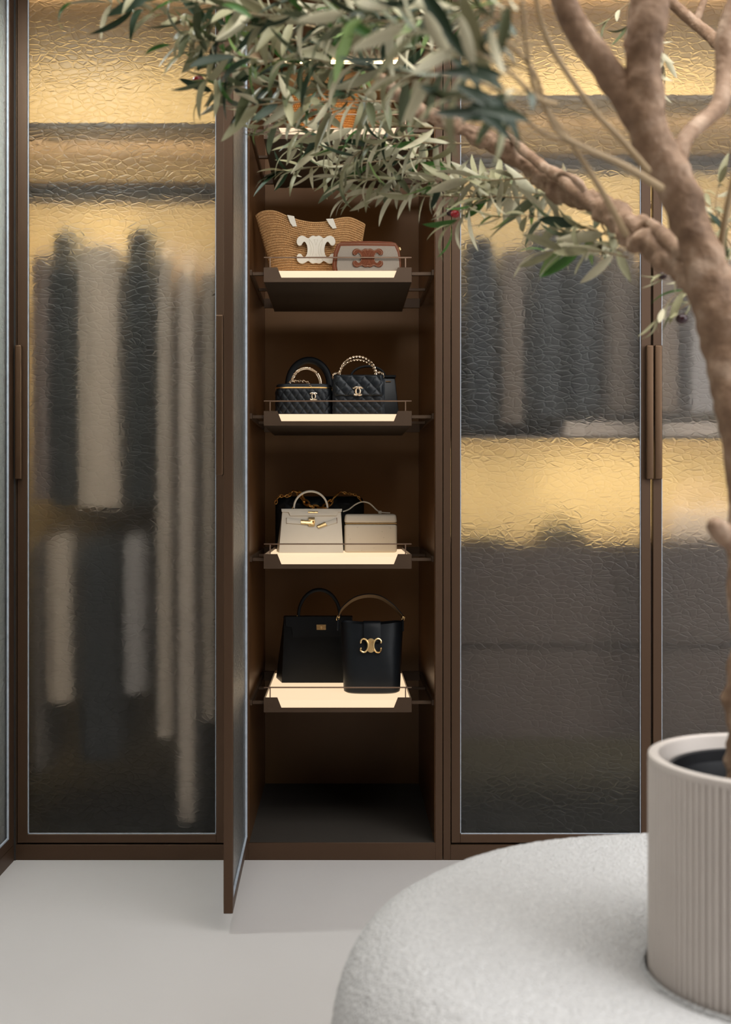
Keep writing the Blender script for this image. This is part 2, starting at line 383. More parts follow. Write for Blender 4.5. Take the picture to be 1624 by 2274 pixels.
# ---- middle unit, open, with lit trays
u2 = empty('wardrobe', (0, 0, 0), 'open middle wardrobe displaying handbags on five glowing trays', 'wardrobe', 'built-in wardrobes along the back wall')
ml, mr_ = -0.26, 0.2587
obj('side_panel', box(bmesh.new(), ml-0.0205, ml, 0, DEP+.045, 0.0, TOP+.06, .0008), M['bronze'], u2)
obj('side_panel', box(bmesh.new(), mr_, mr_+0.0205, 0, DEP+.045, 0.0, TOP+.06, .0008), M['bronze'], u2)
bxo('side_lining', M['dark_bronze'], u2, ml, ml+.002, 0.004, DEP+.03, PL, TOP)
bxo('side_lining', M['dark_bronze'], u2, mr_-.002, mr_, 0.004, DEP+.03, PL, TOP)
bxo('back_panel', M['back_bronze'], u2, ml, mr_, DEP+.03, DEP+0.045, 0.0, TOP)
bxo('top_panel', M['dark_bronze'], u2, ml, mr_, 0.002, DEP+.03, TOP, TOP+0.03)
bxo('base_panel', simple('dark_felt', (0.03, 0.024, 0.018), 0.8), u2, ml, mr_, 0.003, DEP+.03, 0.02, PL+0.004)
bxo('plinth', M['bronze'], u2, ml-.0005, mr_+.0005, 0.0, 0.018, 0.0, PL+.0035, bev=.0008)
bxo('light_strip', M['led'], u2, -0.19, 0.185, DEP-0.06, DEP-0.045, TOP-0.008, TOP-0.0005, label='glowing led strip under the top panel')
# open door of the middle unit (turned about its left-hand hinge)
dm = empty('door', (ml-0.0005, -0.002, 0)); dm.parent = u2; dm.location = Vector((ml-0.0005, -0.002, 0)); OFF[dm] = Vector((0, 0, 0))
def open_door():
    # built along -Y from the hinge: x from -0.0215 (outer) to 0 (inner)
    L = 0.548; z0 = PL+0.002; z1 = 2.47; gz0 = 0.0715; gz1 = 2.44; xo, xi = -0.0215, 0.0; st = 0.024
    bm = bmesh.new()
    box(bm, xo, xi, -L, -L+st, z0, z1, .001); box(bm, xo, xi, -st, 0, z0, z1, .001)
    box(bm, xo, xi, -L+st, -st, z0, gz0, .001); box(bm, xo, xi, -L+st, -st, gz1, z1, .001)
    obj('frame', bm, M['bronze'], dm, local=True, smooth=False)
    obj('glass_pane', box(bmesh.new(), -0.013, -0.007, -L+st, -st, gz0, gz1), M['glass'], dm, local=True, smooth=False, label='hammered translucent glass pane')
    bm = bmesh.new(); g = .003
    for (xa, xb) in ((-0.0065, -.001), (-.019, -.0135)):
        box(bm, xa, xb, -L+st, -L+st+g, gz0, gz1); box(bm, xa, xb, -st-g, -st, gz0, gz1); box(bm, xa, xb, -L+st, -st, gz0, gz0+g)
    obj('gasket', bm, M['seal'], dm, local=True, smooth=False)
    obj('handle', box(bmesh.new(), -0.0395, -0.022, -L+0.001, -L+.021, 1.057, 1.428, 0.004, 3), M['bronze_pale'], dm, local=True, label='long flat bronze pull')
open_door(); dm.rotation_euler = (0, 0, math.radians(0.9))

TZ = []
for i, fy in enumerate((308.5, 626.5, 945.2, 1263, 1581.7)):
    zb = CZ+(PY-fy)/795.0; zt = zb+0.0325; TZ.append(zt)
    tx0, tx1 = -0.2189, 0.1943; y0, y1 = 0.02, 0.535
    bm = bmesh.new()
    c0, c1 = X0(625)*1.006, X0(875)*1.006; e0, e1 = X0(616)*1.006, X0(884)*1.006
    prism(bm, [(tx0, zb), (tx1, zb), (tx1, zb+.041), (e1, zb+.041), (c1, zb+.0125), (c0, zb+.0125), (e0, zb+.041), (tx0, zb+.041)], y0, y0+.004)
    box(bm, tx0, tx0+.0022, y0+.004, y1, zb, zb+.041); box(bm, tx1-.0022, tx1, y0+.004, y1, zb, zb+.041)
    box(bm, tx0+.0022, tx1-.0022, y1-.003, y1, zb, zb+.041); box(bm, tx0+.0022, tx1-.0022, y0+.004, y1-.003, zb+.002, zb+.004)
    tr = obj('pull_out_tray', bm, M['tray_metal'], u2, smooth=False)
    obj('underside_shade_plate', box(bmesh.new(), tx0+.0024, tx1-.0024, y0+.0042, y1-.0032, zb+.0004, zb+.0019), M['underside'], tr, smooth=False)  # plate added below the tray to carry its painted shade
    obj('light_panel', box(bmesh.new(), tx0+.003, tx1-.003, y0+.0055, y1-.004, zb+.005, zt), M['tray_light'], tr, smooth=False, label='glowing warm white diffuser')
    bm = bmesh.new(); zr = zb+.069
    box(bm, tx0, tx1, y0, y0+.004, zr-.0018, zr+.0018, .0008)
    obj('guard_rail', bm, M['rail_metal'], tr)
    for px in (600, 901):
        xx = X0(px)*1.006
        obj('rail_post', box(bmesh.new(), xx-.0016, xx+.0016, y0+.0006, y0+.0034, zb+.041, zr-.0018), M['rail_metal'], tr)
    for (ya, za, h) in ((0.03, zb+.021, .009), (0.275, zb+.021, .008), (0.52, zb+.010, .030)):
        for (xa, xb) in ((ml+.0085, tx0-.0005), (tx1+.0005, mr_-.0085)):
            bxo('tray_runner', M['tray_metal'], u2, xa, xb, ya, ya+.012, za, za+h, bev=.0005)
    for (xa, xb) in ((ml+.002, ml+.008), (mr_-.008, mr_-.002)): bxo('runner_bracket', M['tray_metal'], u2, xa, xb, .02, .55, zb+.0195, zb+.0345)

# ---- right double unit
rl, rr = 0.281, 1.445
u3 = empty('wardrobe', (0.86, 0, 0), 'right double wardrobe with closed hammered glass doors behind the olive tree', 'wardrobe', 'built-in wardrobes along the back wall')
obj('side_panel', box(bmesh.new(), rl, rl+0.0205, 0, DEP, 0.0, TOP+.06, .0008), M['bronze'], u3)
obj('side_panel', box(bmesh.new(), rr-0.0205, rr, 0, DEP, 0.0, TOP+.06, .0008), M['bronze'], u3)
bxo('back_panel', M['beige'], u3, rl+.0205, rr-.0205, DEP-0.015, DEP, PL, TOP)
bxo('top_panel', M['wood_inside'], u3, rl+.0205, rr-.0205, 0.024, DEP, TOP, TOP+0.03)
bxo('base_panel', M['black_in'], u3, rl+.0205, rr-.0205, 0.024, DEP-.015, PL, PL+0.02)
bxo('plinth', M['bronze'], u3, rl+.0205, rr-.0205, 0.0, 0.02, 0.0, PL-0.002, bev=.0008)
bxo('shelf', M['wood_inside'], u3, rl+.021, rr-.021, 0.03, DEP-0.016, 2.119, 2.134)
vb = bxo('valance', M['black_in'], u3, rl+.021, rr-.021, .12, .135, 1.954, 1.990, label='dark horizontal rail cover'); bxo('lower_lip', M['wood_inside'], vb, rl+.021, rr-.021, .12, .14, 1.937, 1.9535)
bxo('shelf', M['wood_inside'], u3, rl+.021, rr-.021, 0.03, DEP-0.016, 1.171, 1.18)
d3 = door(u3, X0(1003), X0(1446), X0(1022.5), X0(1424.5)); handle(d3, X0(1433), X0(1449))
d4 = door(u3, X0(1451), rr-.003, X0(1470), rr-.03); handle(d4, X0(1451.5), X0(1468))
rod(u3, rl+.0205, rr-.0205, 0.32, 1.9)
# chest of drawers inside
cx0, cx1 = rl+.03, rr-.03
bm = bmesh.new(); box(bm, cx0, cx1, 0.13, DEP-.016, 0.313, 0.877, .001)
ch = obj('chest_of_drawers', bm, M['chest'], None, origin=(0.86, .13, 0)); tag(ch, 'dim brown chest of drawers behind the lower right glass doors', 'drawers')
for k, (za, zb_) in enumerate(((0.317, 0.572), (0.586, 0.868))):
    for (xa, xb) in ((cx0+.003, 0.862), (0.868, cx1-.003)):
        obj('drawer', box(bmesh.new(), xa, xb, 0.110, 0.1295, za, zb_, .0015), M['chest'], ch)

# ---- left return wardrobe (perpendicular) at the left edge
u0 = empty('wardrobe', (-0.93, -0.62, 0), 'narrow sliver of side wardrobe with pale glass door at the left edge', 'wardrobe', 'built-in wardrobes along the back wall')
XL = -0.91
bxo('plinth', M['bronze'], u0, XL-.02, XL, -1.25, -0.004, 0.0, PL-.002)
bxo('back_panel', simple('pale_grey_lining', (0.45, 0.46, 0.44), .8), u0, XL-.6, XL-.585, -1.25, -.004, PL, TOP)
bxo('side_panel', simple('grey_side_lining', (0.4, 0.42, 0.4), .8), u0, XL-.585, XL-.026, -.024, -.004, PL, TOP)
bxo('side_panel', M['wood_inside'], u0, XL-.585, XL-.026, -1.25, -1.23, PL, TOP)
bxo('top_panel', M['wood_inside'], u0, XL-.585, XL-.026, -1.23, -.024, TOP, TOP+.03)
bxo('base_panel', M['wood_inside'], u0, XL-.585, XL-.026, -1.23, -.024, PL, PL+.02)
bm = bmesh.new(); ya, yb = -1.24, -0.006
box(bm, XL-.022, XL, ya, ya+.04, PL, 2.47); box(bm, XL-.022, XL, -.046, yb, PL, 2.47)
box(bm, XL-.022, XL, ya+.04, -.046, PL, .0715); box(bm, XL-.022, XL, ya+.04, -.046, 2.44, 2.47)
d0 = obj('door', bm, M['bronze'], u0, smooth=False)
obj('glass_pane', box(bmesh.new(), XL-.014, XL-.008, ya+.04, -.046, .0715, 2.44), M['glass'], d0, smooth=False, label='hammered translucent glass pane')
bm = bmesh.new(); box(bm, XL-.007, XL-.002, -.05, -.046, .0715, 2.44); box(bm, XL-.007, XL-.002, ya+.04, -.05, .0715, .0755)
obj('gasket', bm, M['seal'], d0, smooth=False)
bxo('corner_filler', M['black_in'], u0, XL-.02, XL+.004, -.0035, -.0005, 0.0, 2.47)
area('side_wardrobe_fill', (XL-.3, -.6, TOP-.02), (XL-.4, -.6, 0), .05, 1.0, 45, (.95, 1.0, .95))  # added fill light, unseen, brightens the glass pane at the left edge

# wardrobe lamps: strips recessed at the front under each top and shelf, washing the back wall
WARM = (1.0, 0.80, 0.48)
def strip(x0, x1, z, power, y=0.07, c=WARM, dz=-.55):
    area('wardrobe_strip', ((x0+x1)/2, y, z-.006), ((x0+x1)/2, y+.55, z+dz), x1-x0-.05, .02, power, c)
strip(xl, xr, TOP, 8, dz=-.35); strip(xl, xr, 2.04, 9.0, y=.17)
strip(rl, rr, TOP, 14, dz=-.35); strip(rl, rr, 2.117, 9, y=.17); strip(rl, rr, 1.169, 6.5, y=.17, dz=-.25)

# ------------------------------------------------------------------ clothes
G1 = 'clothes hanging in the left wardrobe'; G3 = 'clothes hanging in the right wardrobe'
def garment(name, cat, label, x0, x1, top, bot, color, railz, y0=0.08, y1=0.54, seed=1, group=G1):
    rr_ = random.Random(seed); yc = 0.32
    s = (y0+.02-CY)/F; xa, xb = (x0-PX)*s, (x1-PX)*s; xc = (xa+xb)/2; hw = (xb-xa)/2*0.97
    zt = CZ+(PY-top)*(yc-CY)/F; zb = CZ+(PY-bot)*s
    zt = min(zt, railz-.035)
    root = empty(name, (xc, yc, zb), label, cat, group)
    n = 44; nz = 26; bm = bmesh.new(); rings = []
    for j in range(nz+1):
        v = j/nz; z = zt+(zb-zt)*v; sh = min(1, v/0.09)
        hy = (y1-y0)/2*(0.25+0.75*math.sin(sh*PI/2)); hy *= 1.0 if v < .5 else 1.0-.06*(v-.5)
        hx = hw*(0.35+0.65*math.sin(min(1, v/0.12)*PI/2))
        if v == 0: hx *= .3; hy *= .6
        ring = []
        for k in range(n):
            a = 2*PI*k/n; ca, sa = math.cos(a), math.sin(a)
            sx = math.copysign(abs(ca)**.42, ca); sy = math.copysign(abs(sa)**.45, sa)
            f = 1+.13*math.sin(a*7+seed+3*v)*min(1, v*2)+.06*math.sin(a*11+seed*2)
            ring.append(bm.verts.new((xc+hx*sx*min(1.0, f), yc+hy*sy*(.97+.03*math.sin(a*9+seed)), z)))
        rings.append(ring)
    for a, b_ in zip(rings, rings[1:]):
        for k in range(n): bm.faces.new((a[k], a[(k+1) % n], b_[(k+1) % n], b_[k]))
    bm.faces.new(rings[0][::-1]); bm.faces.new(rings[-1])
    bmesh.ops.triangulate(bm, faces=[f for f in bm.faces if len(f.verts) > 4])
    obj('body', bm, color, root)
    bm = bmesh.new()
    hk = [(xc, yc, zt-.01), (xc, yc, railz-.022)]+[(xc, yc+.016*math.sin(a), railz+.0+.0145*-math.cos(a)) for a in [0.3+PI*1.3*i/8 for i in range(9)]]
    tube(bm, hk, .002, 6); obj('hanger_hook', bm, M['hook'], root)
    return root
cl = {k: cloth(k, c) for k, c in dict(mauve_wool=(.28, .20, .17), charcoal_wool=(.012, .014, .015), sand_wool=(.62, .49, .385), taupe_wool=(.52, .42, .345),
     grey_wool=(.34, .30, .29), brown_wool=(.26, .19, .145), navy_wool=(.015, .018, .024), slate_wool=(.024, .025, .028), blush_wool=(.66, .54, .46), umber=(.17, .125, .095)).items()}
gl = [('hanging_jacket', 'jacket', 'dusky brown jacket hanging at the far left behind the left glass', 64, 108, 560, 1112, 'mauve_wool', 1.885),
 ('hanging_jacket', 'jacket', 'narrow charcoal jacket beside the dusky brown one, upper left rail', 110, 160, 512, 1122, 'charcoal_wool', 1.885),
 ('hanging_coat', 'coat', 'pale sand short coat between two dark garments, upper left rail', 160, 272, 540, 1126, 'sand_wool', 1.885),
 ('hanging_jacket', 'jacket', 'dark grey jacket right of the pale sand coat, upper left rail', 274, 338, 508, 1120, 'charcoal_wool', 1.885),
 ('hanging_coat', 'coat', 'long taupe coat just right of the dark grey jacket, left wardrobe', 341, 386, 530, 1640, 'taupe_wool', 1.885),
 ('hanging_coat', 'coat', 'long blush coat reaching almost to the floor, left wardrobe', 388, 440, 545, 1828, 'blush_wool', 1.885),
 ('hanging_coat', 'coat', 'brown-grey long coat nearest the open door, left wardrobe', 442, 486, 560, 1600, 'taupe_wool', 1.885),
 ('hanging_trousers', 'trousers', 'umber trousers at the left end of the lower rail', 64, 88, 1160, 1720, 'umber', .955),
 ('hanging_trousers', 'trousers', 'sand trousers on the lower rail of the left wardrobe', 92, 160, 1168, 1560, 'sand_wool', .955),
 ('hanging_trousers', 'trousers', 'black-grey trousers below the pale sand coat', 166, 258, 1160, 1690, 'slate_wool', .955),
 ('hanging_trousers', 'trousers', 'light grey trousers at the right end of the lower rail', 264, 326, 1165, 1540, 'grey_wool', .955)]
for i, (n_, c_, l_, a_, b_, t_, bo, cc, rz_) in enumerate(gl): garment(n_, c_, l_, a_, b_, t_, bo, cl[cc], rz_, seed=i+1)
g3 = [('hanging_jacket', 'jacket', 'near-black jacket at the left end of the right wardrobe', 1030, 1106, 535, 950, 'navy_wool'),
 ('hanging_jacket', 'jacket', 'umber jacket beside the near-black one, right wardrobe', 1112, 1172, 560, 940, 'umber'),
 ('hanging_jacket', 'jacket', 'slate jacket in the middle of the right pane', 1178, 1258, 515, 925, 'slate_wool'),
 ('hanging_jacket', 'jacket', 'dark jacket right of the slate one, above the folded knitwear', 1262, 1338, 520, 915, 'slate_wool'),
 ('hanging_jacket', 'jacket', 'brown jacket by the door stile of the right pane', 1344, 1420, 550, 915, 'umber'),
 ('hanging_jacket', 'jacket', 'brown jacket behind the tree trunk in the far right pane', 1434, 1520, 540, 915, 'brown_wool'),
 ('hanging_jacket', 'jacket', 'grey jacket at the right edge behind the tree trunk', 1526, 1610, 540, 915, 'grey_wool'),
 ('hanging_jacket', 'jacket', 'taupe jacket beyond the trunk at the right picture edge', 1616, 1700, 540, 915, 'taupe_wool')]
for i, (n_, c_, l_, a_, b_, t_, bo, cc) in enumerate(g3): garment(n_, c_, l_, a_, b_, t_, bo, cl[cc], 1.9, seed=i+20, group=G3)
def folded(label, px0, px1, z, n, mat_, y=.09):
    s = (y-CY)/F; xa, xb = (px0-PX)*s, (px1-PX)*s
    root = empty('folded_knitwear', ((xa+xb)/2, y, z), label, 'knitwear', 'folded knitwear on the middle shelf')
    for k in range(n):
        bm = bmesh.new(); box(bm, xa+.004*k, xb-.003*k, y, y+.3, z+.0005+.02*k, z+.0195+.02*k, .007, 3); obj('folded_layer', bm, mat_, root)
folded('pale blush knitwear folded on the shelf under the jackets', 1252, 1420, 1.1802, 2, cl['blush_wool'])
folded('pale blush knitwear folded behind the far right glass', 1466, 1600, 1.1802, 2, cl['blush_wool'])
# things on the chest
def lump_bag(name, label, px0, px1, top, y, depth, mat_, flat=False):
    s = (y-CY)/F; xa, xb = (px0-PX)*s, (px1-PX)*s; z0 = .8772; zt = CZ+(PY-top)*s
    root = empty(name, ((xa+xb)/2, y, z0), label, 'bag'); bm = bmesh.new()
    if flat: frustum(bm, (xa, xb, y, y+depth, z0+.0005), (xa+.01, xb-.01, y+.01, y+depth-.01, zt), .008, 3)
    else:
        frustum(bm, (xa, xb, y, y+depth, z0+.0005), (xa+.03, xb-.03, y+.03, y+depth-.03, z0+(zt-z0)*.62), .02, 3)
    obj('body', bm, mat_, root)
    if not flat:
        xc = (xa+xb)/2; q = z0+(zt-z0)*.6
        obj('strap', sweep(bmesh.new(), arc(xc, q, (xb-xa)*.24, (zt-q), 0.05, PI-.05, 14, y+depth/2), rsec(.006, .012)), mat_, root)
lump_bag('soft_bag', 'dark slouchy bag on the chest behind the right glass', 1196, 1316, 1150, .16, .2, M['black_leather'])
lump_bag('clutch', 'flat dark clutch on the chest by the left stile', 1028, 1135, 1192, .16, .16, M['black_leather'], True)
lump_bag('soft_bag', 'large grey soft bag on the chest at the right picture edge', 1480, 1680, 1075, .16, .24, cl['taupe_wool'])

# ------------------------------------------------------------------ emblems
EMB = [(0, .66), (.13, .71), (.27, .67), (.38, .56), (.50, .62), (.64, .70), (.80, .70), (.93, .60), (1.0, .44), (.97, .28), (.87, .20), (.75, .24), (.68, .36), (.60, .42), (.54, .36), (.47, .24), (.44, .08)]
def emblem(w_, h_, y0, y1, cx, cz, bev=.0008):
    q = EMB; pts = [(x, z) for x, z in q]+[(x, -z) for x, z in q[::-1]]+[(-x, -z) for x, z in q[1:]]+[(-x, z) for x, z in q[:0:-1]]
    pts = [(cx+x*w_/2, cz+z/.71*h_/2) for x, z in catmull(pts+[pts[0]], 3)[:-1]]
    return prism(bmesh.new(), pts, y0, y1, bev)
def emblem_lines(bm, w_, h_, y, cx, cz, r):
    """raised inner double-C seams"""
    for sg in (-1, 1):
        for k in (0.30, .18):
            P = [(cx+sg*w_/2*x, y, cz+h_/2*z) for x, z in ((.42-k*.3, .78), (k+.03, .5), (k-.04, .2), (k-.05, 0), (k-.04, -.2), (k+.03, -.5), (.42-k*.3, -.78))]
            tube(bm, catmull(P, 4), r, 5)
    for sg in (-1, 1):
        tube(bm, [(cx-.1*w_/2, y, cz+sg*h_/2*.72), (cx+.1*w_/2, y, cz+sg*h_/2*.72), (cx, y, cz+sg*h_/2*.3)], r, 5, closed=True)
    return bm
def stitches(bm, pts, L=.0022, gap=.0016, r=.00035):
    q = resample(pts, L+gap)
    for a, b_ in zip(q, q[1:]):
        t_ = (b_-a).normalized(); tube(bm, [a, a+t_*L], r, 4)
    return bm
def quilt(x, z, d, dz):
    a = x/d+z/dz; b_ = x/d-z/dz
    return (abs(math.sin(PI*a))*abs(math.sin(PI*b_)))**.45
def ccmark(bm, cx, cz, R_, r, y):
    for sg in (-1, 1):
        c = cx+sg*R_*.40; a0 = math.radians(50)
        pts = [Vector((c+sg*R_*.92*math.cos(t_), y+sg*r*.35, cz+R_*math.sin(t_))) for t_ in [a0+2*(PI-a0)*i/20 for i in range(21)]]
        sweep(bm, pts, rsec(r*1.2, r), (0, 1, 0))
    return bm

# ------------------------------------------------------------------ bags: local x right, z up, origin on the tray
def bag(name, label, px, tray, Y, rz=0.0):
    s = (Y-CY)/F; return empty(name, ((px-PX)*s, Y, TZ[tray]+.0004), label, 'handbag', None, rz), s
def L(s, px0, zt, Y):     # pixel -> local (x,z)
    return lambda px, py: ((px-px0)*s, max(.0004, CZ+(PY-py)*s-zt-.0004))

# --- tray 1: raffia tote
def raffia_body(P, rows, cols, half, bot_y=0.0):
    """P(u,v)->(x,z) ; v 0 bottom..1 top"""
    bm = bmesh.new()
    nu, nv = cols*4, rows*5
    def sheet(sg):
        def fn(u, v):
            x, z = P(u, v)
            bulge = (max(0.0, 1-abs(2*u-1)**2.6))**.5
            th = half*(1-.55*v)*bulge
            row = v*rows; ri = math.floor(min(row, rows-1e-6)); fr = row-ri
            rel = .0034*math.sin(PI*fr)**.5
            st = .0019*abs(math.sin(PI*(u*cols+.5*(ri % 2)+.15*math.sin(ri))))
            k = min(1, bulge*3)
            return (x, half+sg*(th+(rel+st)*k), z)
        return grid(bm, nu, nv, fn)
    A = sheet(-1); B = sheet(1)
    for j in range(nu): bm.faces.new((A[0][j], A[0][j+1], B[0][j+1], B[0][j]))
    bmesh.ops.remove_doubles(bm, verts=bm.verts, dist=1e-5)
    return bm
root, s = bag('raffia_tote', 'woven raffia tote with white leather emblem on the second tray', 700, 1, .084); T = L(s, 700, TZ[1], .084)
topc = catmull([(563, 472), (576, 464), (592, 461), (612, 463), (640, 475), (665, 483), (695, 488), (725, 486), (750, 479), (775, 476), (795, 482), (813, 490)], 6)
def Pt(u, v):
    tp = topc[min(len(topc)-1, int(round(u*(len(topc)-1))))]
    i = u*(len(topc)-1); i0 = min(int(i), len(topc)-2); f = i-i0
    tx = topc[i0][0]*(1-f)+topc[i0+1][0]*f; ty = topc[i0][1]*(1-f)+topc[i0+1][1]*f
    bx = 602+u*(792-602); by = 619-3*math.sin(PI*u)
    w_ = v**1.15
    return T(bx*(1-w_)+tx*w_ , by*(1-v)+ty*v)
obj('body', raffia_body(Pt, 27, 72, .05), M['raffia'], root, local=True)
cx, cz = T(702, 555)
bm = emblem(86*s, 62*s, -.0045, .003, cx, cz); obj('emblem', bm, M['white_leather'], root, local=True, label='white leather emblem')
bm = emblem_lines(bmesh.new(), 86*s, 62*s, -.0046, cx, cz, .0006); obj('emblem_seam', bm, M['ivory_leather'], root, local=True)
for pts in (((637, 474), (653, 477), (659, 500), (650, 500), (644, 492)), ((724, 483), (740, 482), (748, 504), (739, 505), (731, 495))):
    q = [T(*p) for p in pts]; ytab = .016
    bm = prism(bmesh.new(), q, ytab, ytab+.012, .0006); obj('handle_tab', bm, M['white_leather'], root, local=True, label='white leather handle tab')
# --- tray 1: canvas pouch
root, s = bag('canvas_pouch', 'canvas and brown leather pouch in front of the raffia tote', 817, 1, .028); T = L(s, 817, TZ[1], .028)
def poly(T, pts): return [T(*p) for p in pts]
outer = [(742, 614), (738, 588), (741, 560), (748, 542), (758, 536), (790, 535), (840, 535), (870, 536), (880, 539), (887, 552), (891, 575), (892, 614)]
bm = prism(bmesh.new(), poly(T, outer), .003, .052, .003, 2); obj('body', bm, M['brown_leather'], root, local=True)
inn = [(750, 612), (748, 590), (750, 565), (757, 546), (800, 545.5), (850, 546), (877, 546.5), (883, 560), (887, 580), (888, 612)]
bm = prism(bmesh.new(), poly(T, inn), .0008, .004, .0008); obj('canvas_panel', bm, M['canvas'], root, local=True)
cx, cz = T(817, 573); obj('emblem', emblem(68*s, 41*s, -.0028, .001, cx, cz), M['brown_leather'], root, local=True, label='brown leather emblem')
obj('emblem_seam', emblem_lines(bmesh.new(), 68*s, 41*s, -.0029, cx, cz, .0005), M['brown_leather'], root, local=True)
bm = bmesh.new()
stitches(bm, [Vector((p[0], .0022, p[1])) for p in poly(T, [(745, 612), (743, 585), (746, 560), (753, 541), (800, 540.5), (878, 541.5), (886, 556), (889.5, 580), (890, 612)])])
q = [(cx+x*68*s/2*.93, -.0031, cz+z/.71*41*s/2*.9) for x, z in EMB]; 
for sx in (-1, 1):
    for sz in (-1, 1): stitches(bm, [Vector((cx+(p[0]-cx)*sx, p[1], cz+(p[2]-cz)*sz)) for p in q])
obj('stitching', bm, M['stitch'], root, local=True)
bm = bmesh.new(); a = T(877, 538); link(bm, (a[0], .03, a[1]), (1, 0, .2), 0, .008, .006, .001); a = T(889, 549); link(bm, (a[0], .02, a[1]), (.3, 0, -1), 0, .010, .005, .001)
a2 = T(884, 543); tube(bm, [(a2[0]-.002, .02, a2[1]+.003), (a2[0]+.003, .02, a2[1]-.004)], .0014, 6)
obj('zip_pull', bm, M['gold'], root, local=True, label='gold zip pull')
# --- tray 0: orange raffia basket (behind the leaves)
root, s = bag('raffia_basket', 'orange raffia basket bag on the top tray, mostly behind leaves', 712, 0, .16); T = L(s, 712, TZ[0], .16)
def Pb(u, v):
    x = 640+u*150; sp = 10*v
    return T(x+(u-.5)*2*sp-0, (321)*(1-v)+(195+6*math.sin(PI*u))*v)
obj('body', raffia_body(Pb, 22, 34, .055), M['raffia_orange'], root, local=True)
c = T(715, 196)
for yy in (.03, .085):
    bm = sweep(bmesh.new(), arc(c[0], c[1]-.01, .045, .075, 0.02, PI-.02, 24, yy), rsec(.0045, .0045)); obj('handle', bm, M['raffia_orange'], root, local=True)
cc = T(712, 262); obj('emblem', emblem(.07, .05, -.005, .002, cc[0], cc[1]), M['brown_leather'], root, local=True, label='brown leather emblem')
root, s = bag('bucket_basket', 'small tan round bag at the right of the top tray, behind leaves', 840, 0, .14); T = L(s, 840, TZ[0], .14)
bm = lathe(bmesh.new(), [(0.0, 0), (.045, 0), (.052, .01), (.05, .09), (.046, .115), (.02, .125), (0.0, .127)], 32, c=(0, .05)); obj('body', bm, M['tan_lining'], root, local=True)
obj('handle', sweep(bmesh.new(), arc(0, .11, .038, .07, 0, PI, 20, .05), rsec(.003, .007)), M['brown_leather'], root, local=True)

# --- tray 2: black bag with big round handle (rear left)
root, s = bag('black_round_handle_bag', 'black bag with thick arched leather handle, rear left of third tray', 686, 2, .33); T = L(s, 686, TZ[2], .33)
bm = frustum(bmesh.new(), (-.082, .082, 0, .07, 0), (-.074, .074, .01, .06, .10), .008, 3); obj('body', bm, M['black_leather'], root, local=True)
a = T(686, 843); b_ = T(686, 797)
obj('handle', sweep(bmesh.new(), arc(a[0], a[1]-.012, 46*s, (b_[1]-a[1])+.012, -.1, PI+.1, 36, .035), rsec(.0105, .012, 4)), M['black_leather'], root, local=True)
# --- tray 2: vanity case (front left)
root, s = bag('quilted_vanity_case', 'black quilted vanity case with gold zip and chain handle, front left of third tray', 674, 2, .1); T = L(s, 674, TZ[2], .1)
hwx = 62*s; dpt = .10; ztop = T(0, 862)[1]
_fp = []
for i in range(1441):
    a = 2*PI*i/1440; ca, sa = math.cos(a), math.sin(a)
    _fp.append(Vector((hwx*math.copysign(abs(ca)**.45, ca), dpt/2*math.copysign(abs(sa)**.45, sa)+dpt/2, 0)))
_al = [0.0]
for p, q in zip(_fp, _fp[1:]): _al.append(_al[-1]+(q-p).length)
_qd = _al[-1]/round(_al[-1]/.0235)
import bisect
def vc(u, v, dq=True, out=0.0):
    t_ = u*_al[-1]; i = min(max(1, bisect.bisect_left(_al, t_)), 1440); f = (t_-_al[i-1])/max(1e-9, _al[i]-_al[i-1])
    p = _fp[i-1].lerp(_fp[i], min(1, max(0, f))); q0 = _fp[max(0, i-4)]; q1 = _fp[min(1440, i+3)]; d_ = (q1-q0).normalized(); n = Vector((d_.y, -d_.x, 0))
    z = v*ztop
    k = (.0034*quilt(t_, z+.01, _qd, .031)*min(1, (1-v)*9, v*9+.2) if dq else 0)+out
    return (p.x+n.x*k, p.y+n.y*k, z)
bm = bmesh.new(); V = grid(bm, 320, 60, lambda u, v: vc(u, v))
bmesh.ops.remove_doubles(bm, verts=bm.verts, dist=1e-5)
bmesh.ops.holes_fill(bm, edges=[e for e in bm.edges if e.is_boundary], sides=0)
obj('body', bm, M['black_leather'], root, local=True)
ring = [Vector(vc(i/64, 1, False, .001)) for i in range(64)]
for p in ring: p.z = ztop+.002
obj('zip', tube(bmesh.new(), ring, .0021, 6, closed=True), M['gold'], root, local=True, label='gold zip')
bm = bmesh.new(); lidp = []
for (k, z) in ((1.0, .004), (1.0, .010), (.96, .013), (.5, .0145)):
    rg = [bm.verts.new((Vector(vc(i/64, 1, False)).x*k, dpt/2+(vc(i/64, 1, False)[1]-dpt/2)*k, ztop+z)) for i in range(64)]; lidp.append(rg)
for a_, b2 in zip(lidp, lidp[1:]):
    for i in range(64): bm.faces.new((a_[i], a_[(i+1) % 64], b2[(i+1) % 64], b2[i]))
bm.faces.new(lidp[-1]); obj('lid', bm, M['black_leather'], root, local=True)
hc = T(679, 852); apex = T(679, 814)
bm = bmesh.new(); pth = arc(hc[0], hc[1]+.004, 32*s, apex[1]-hc[1]-.004, .05, PI-.05, 60, .045)
q = resample(pth, .0034)
for i, p in enumerate(q[:-1]): link(bm, p, Vector((0, 1, 0)).cross(q[i+1]-p), 0, .0075, .0032, .0009, 8, 4)
tube(bm, pth, .0016, 6); obj('handle', bm, M['pale_gold'], root, local=True, label='pale gold chain handle')
bm = bmesh.new(); p0 = T(638, 849); p1 = T(664, 846); p2 = T(683, 850); p3 = T(692, 860)
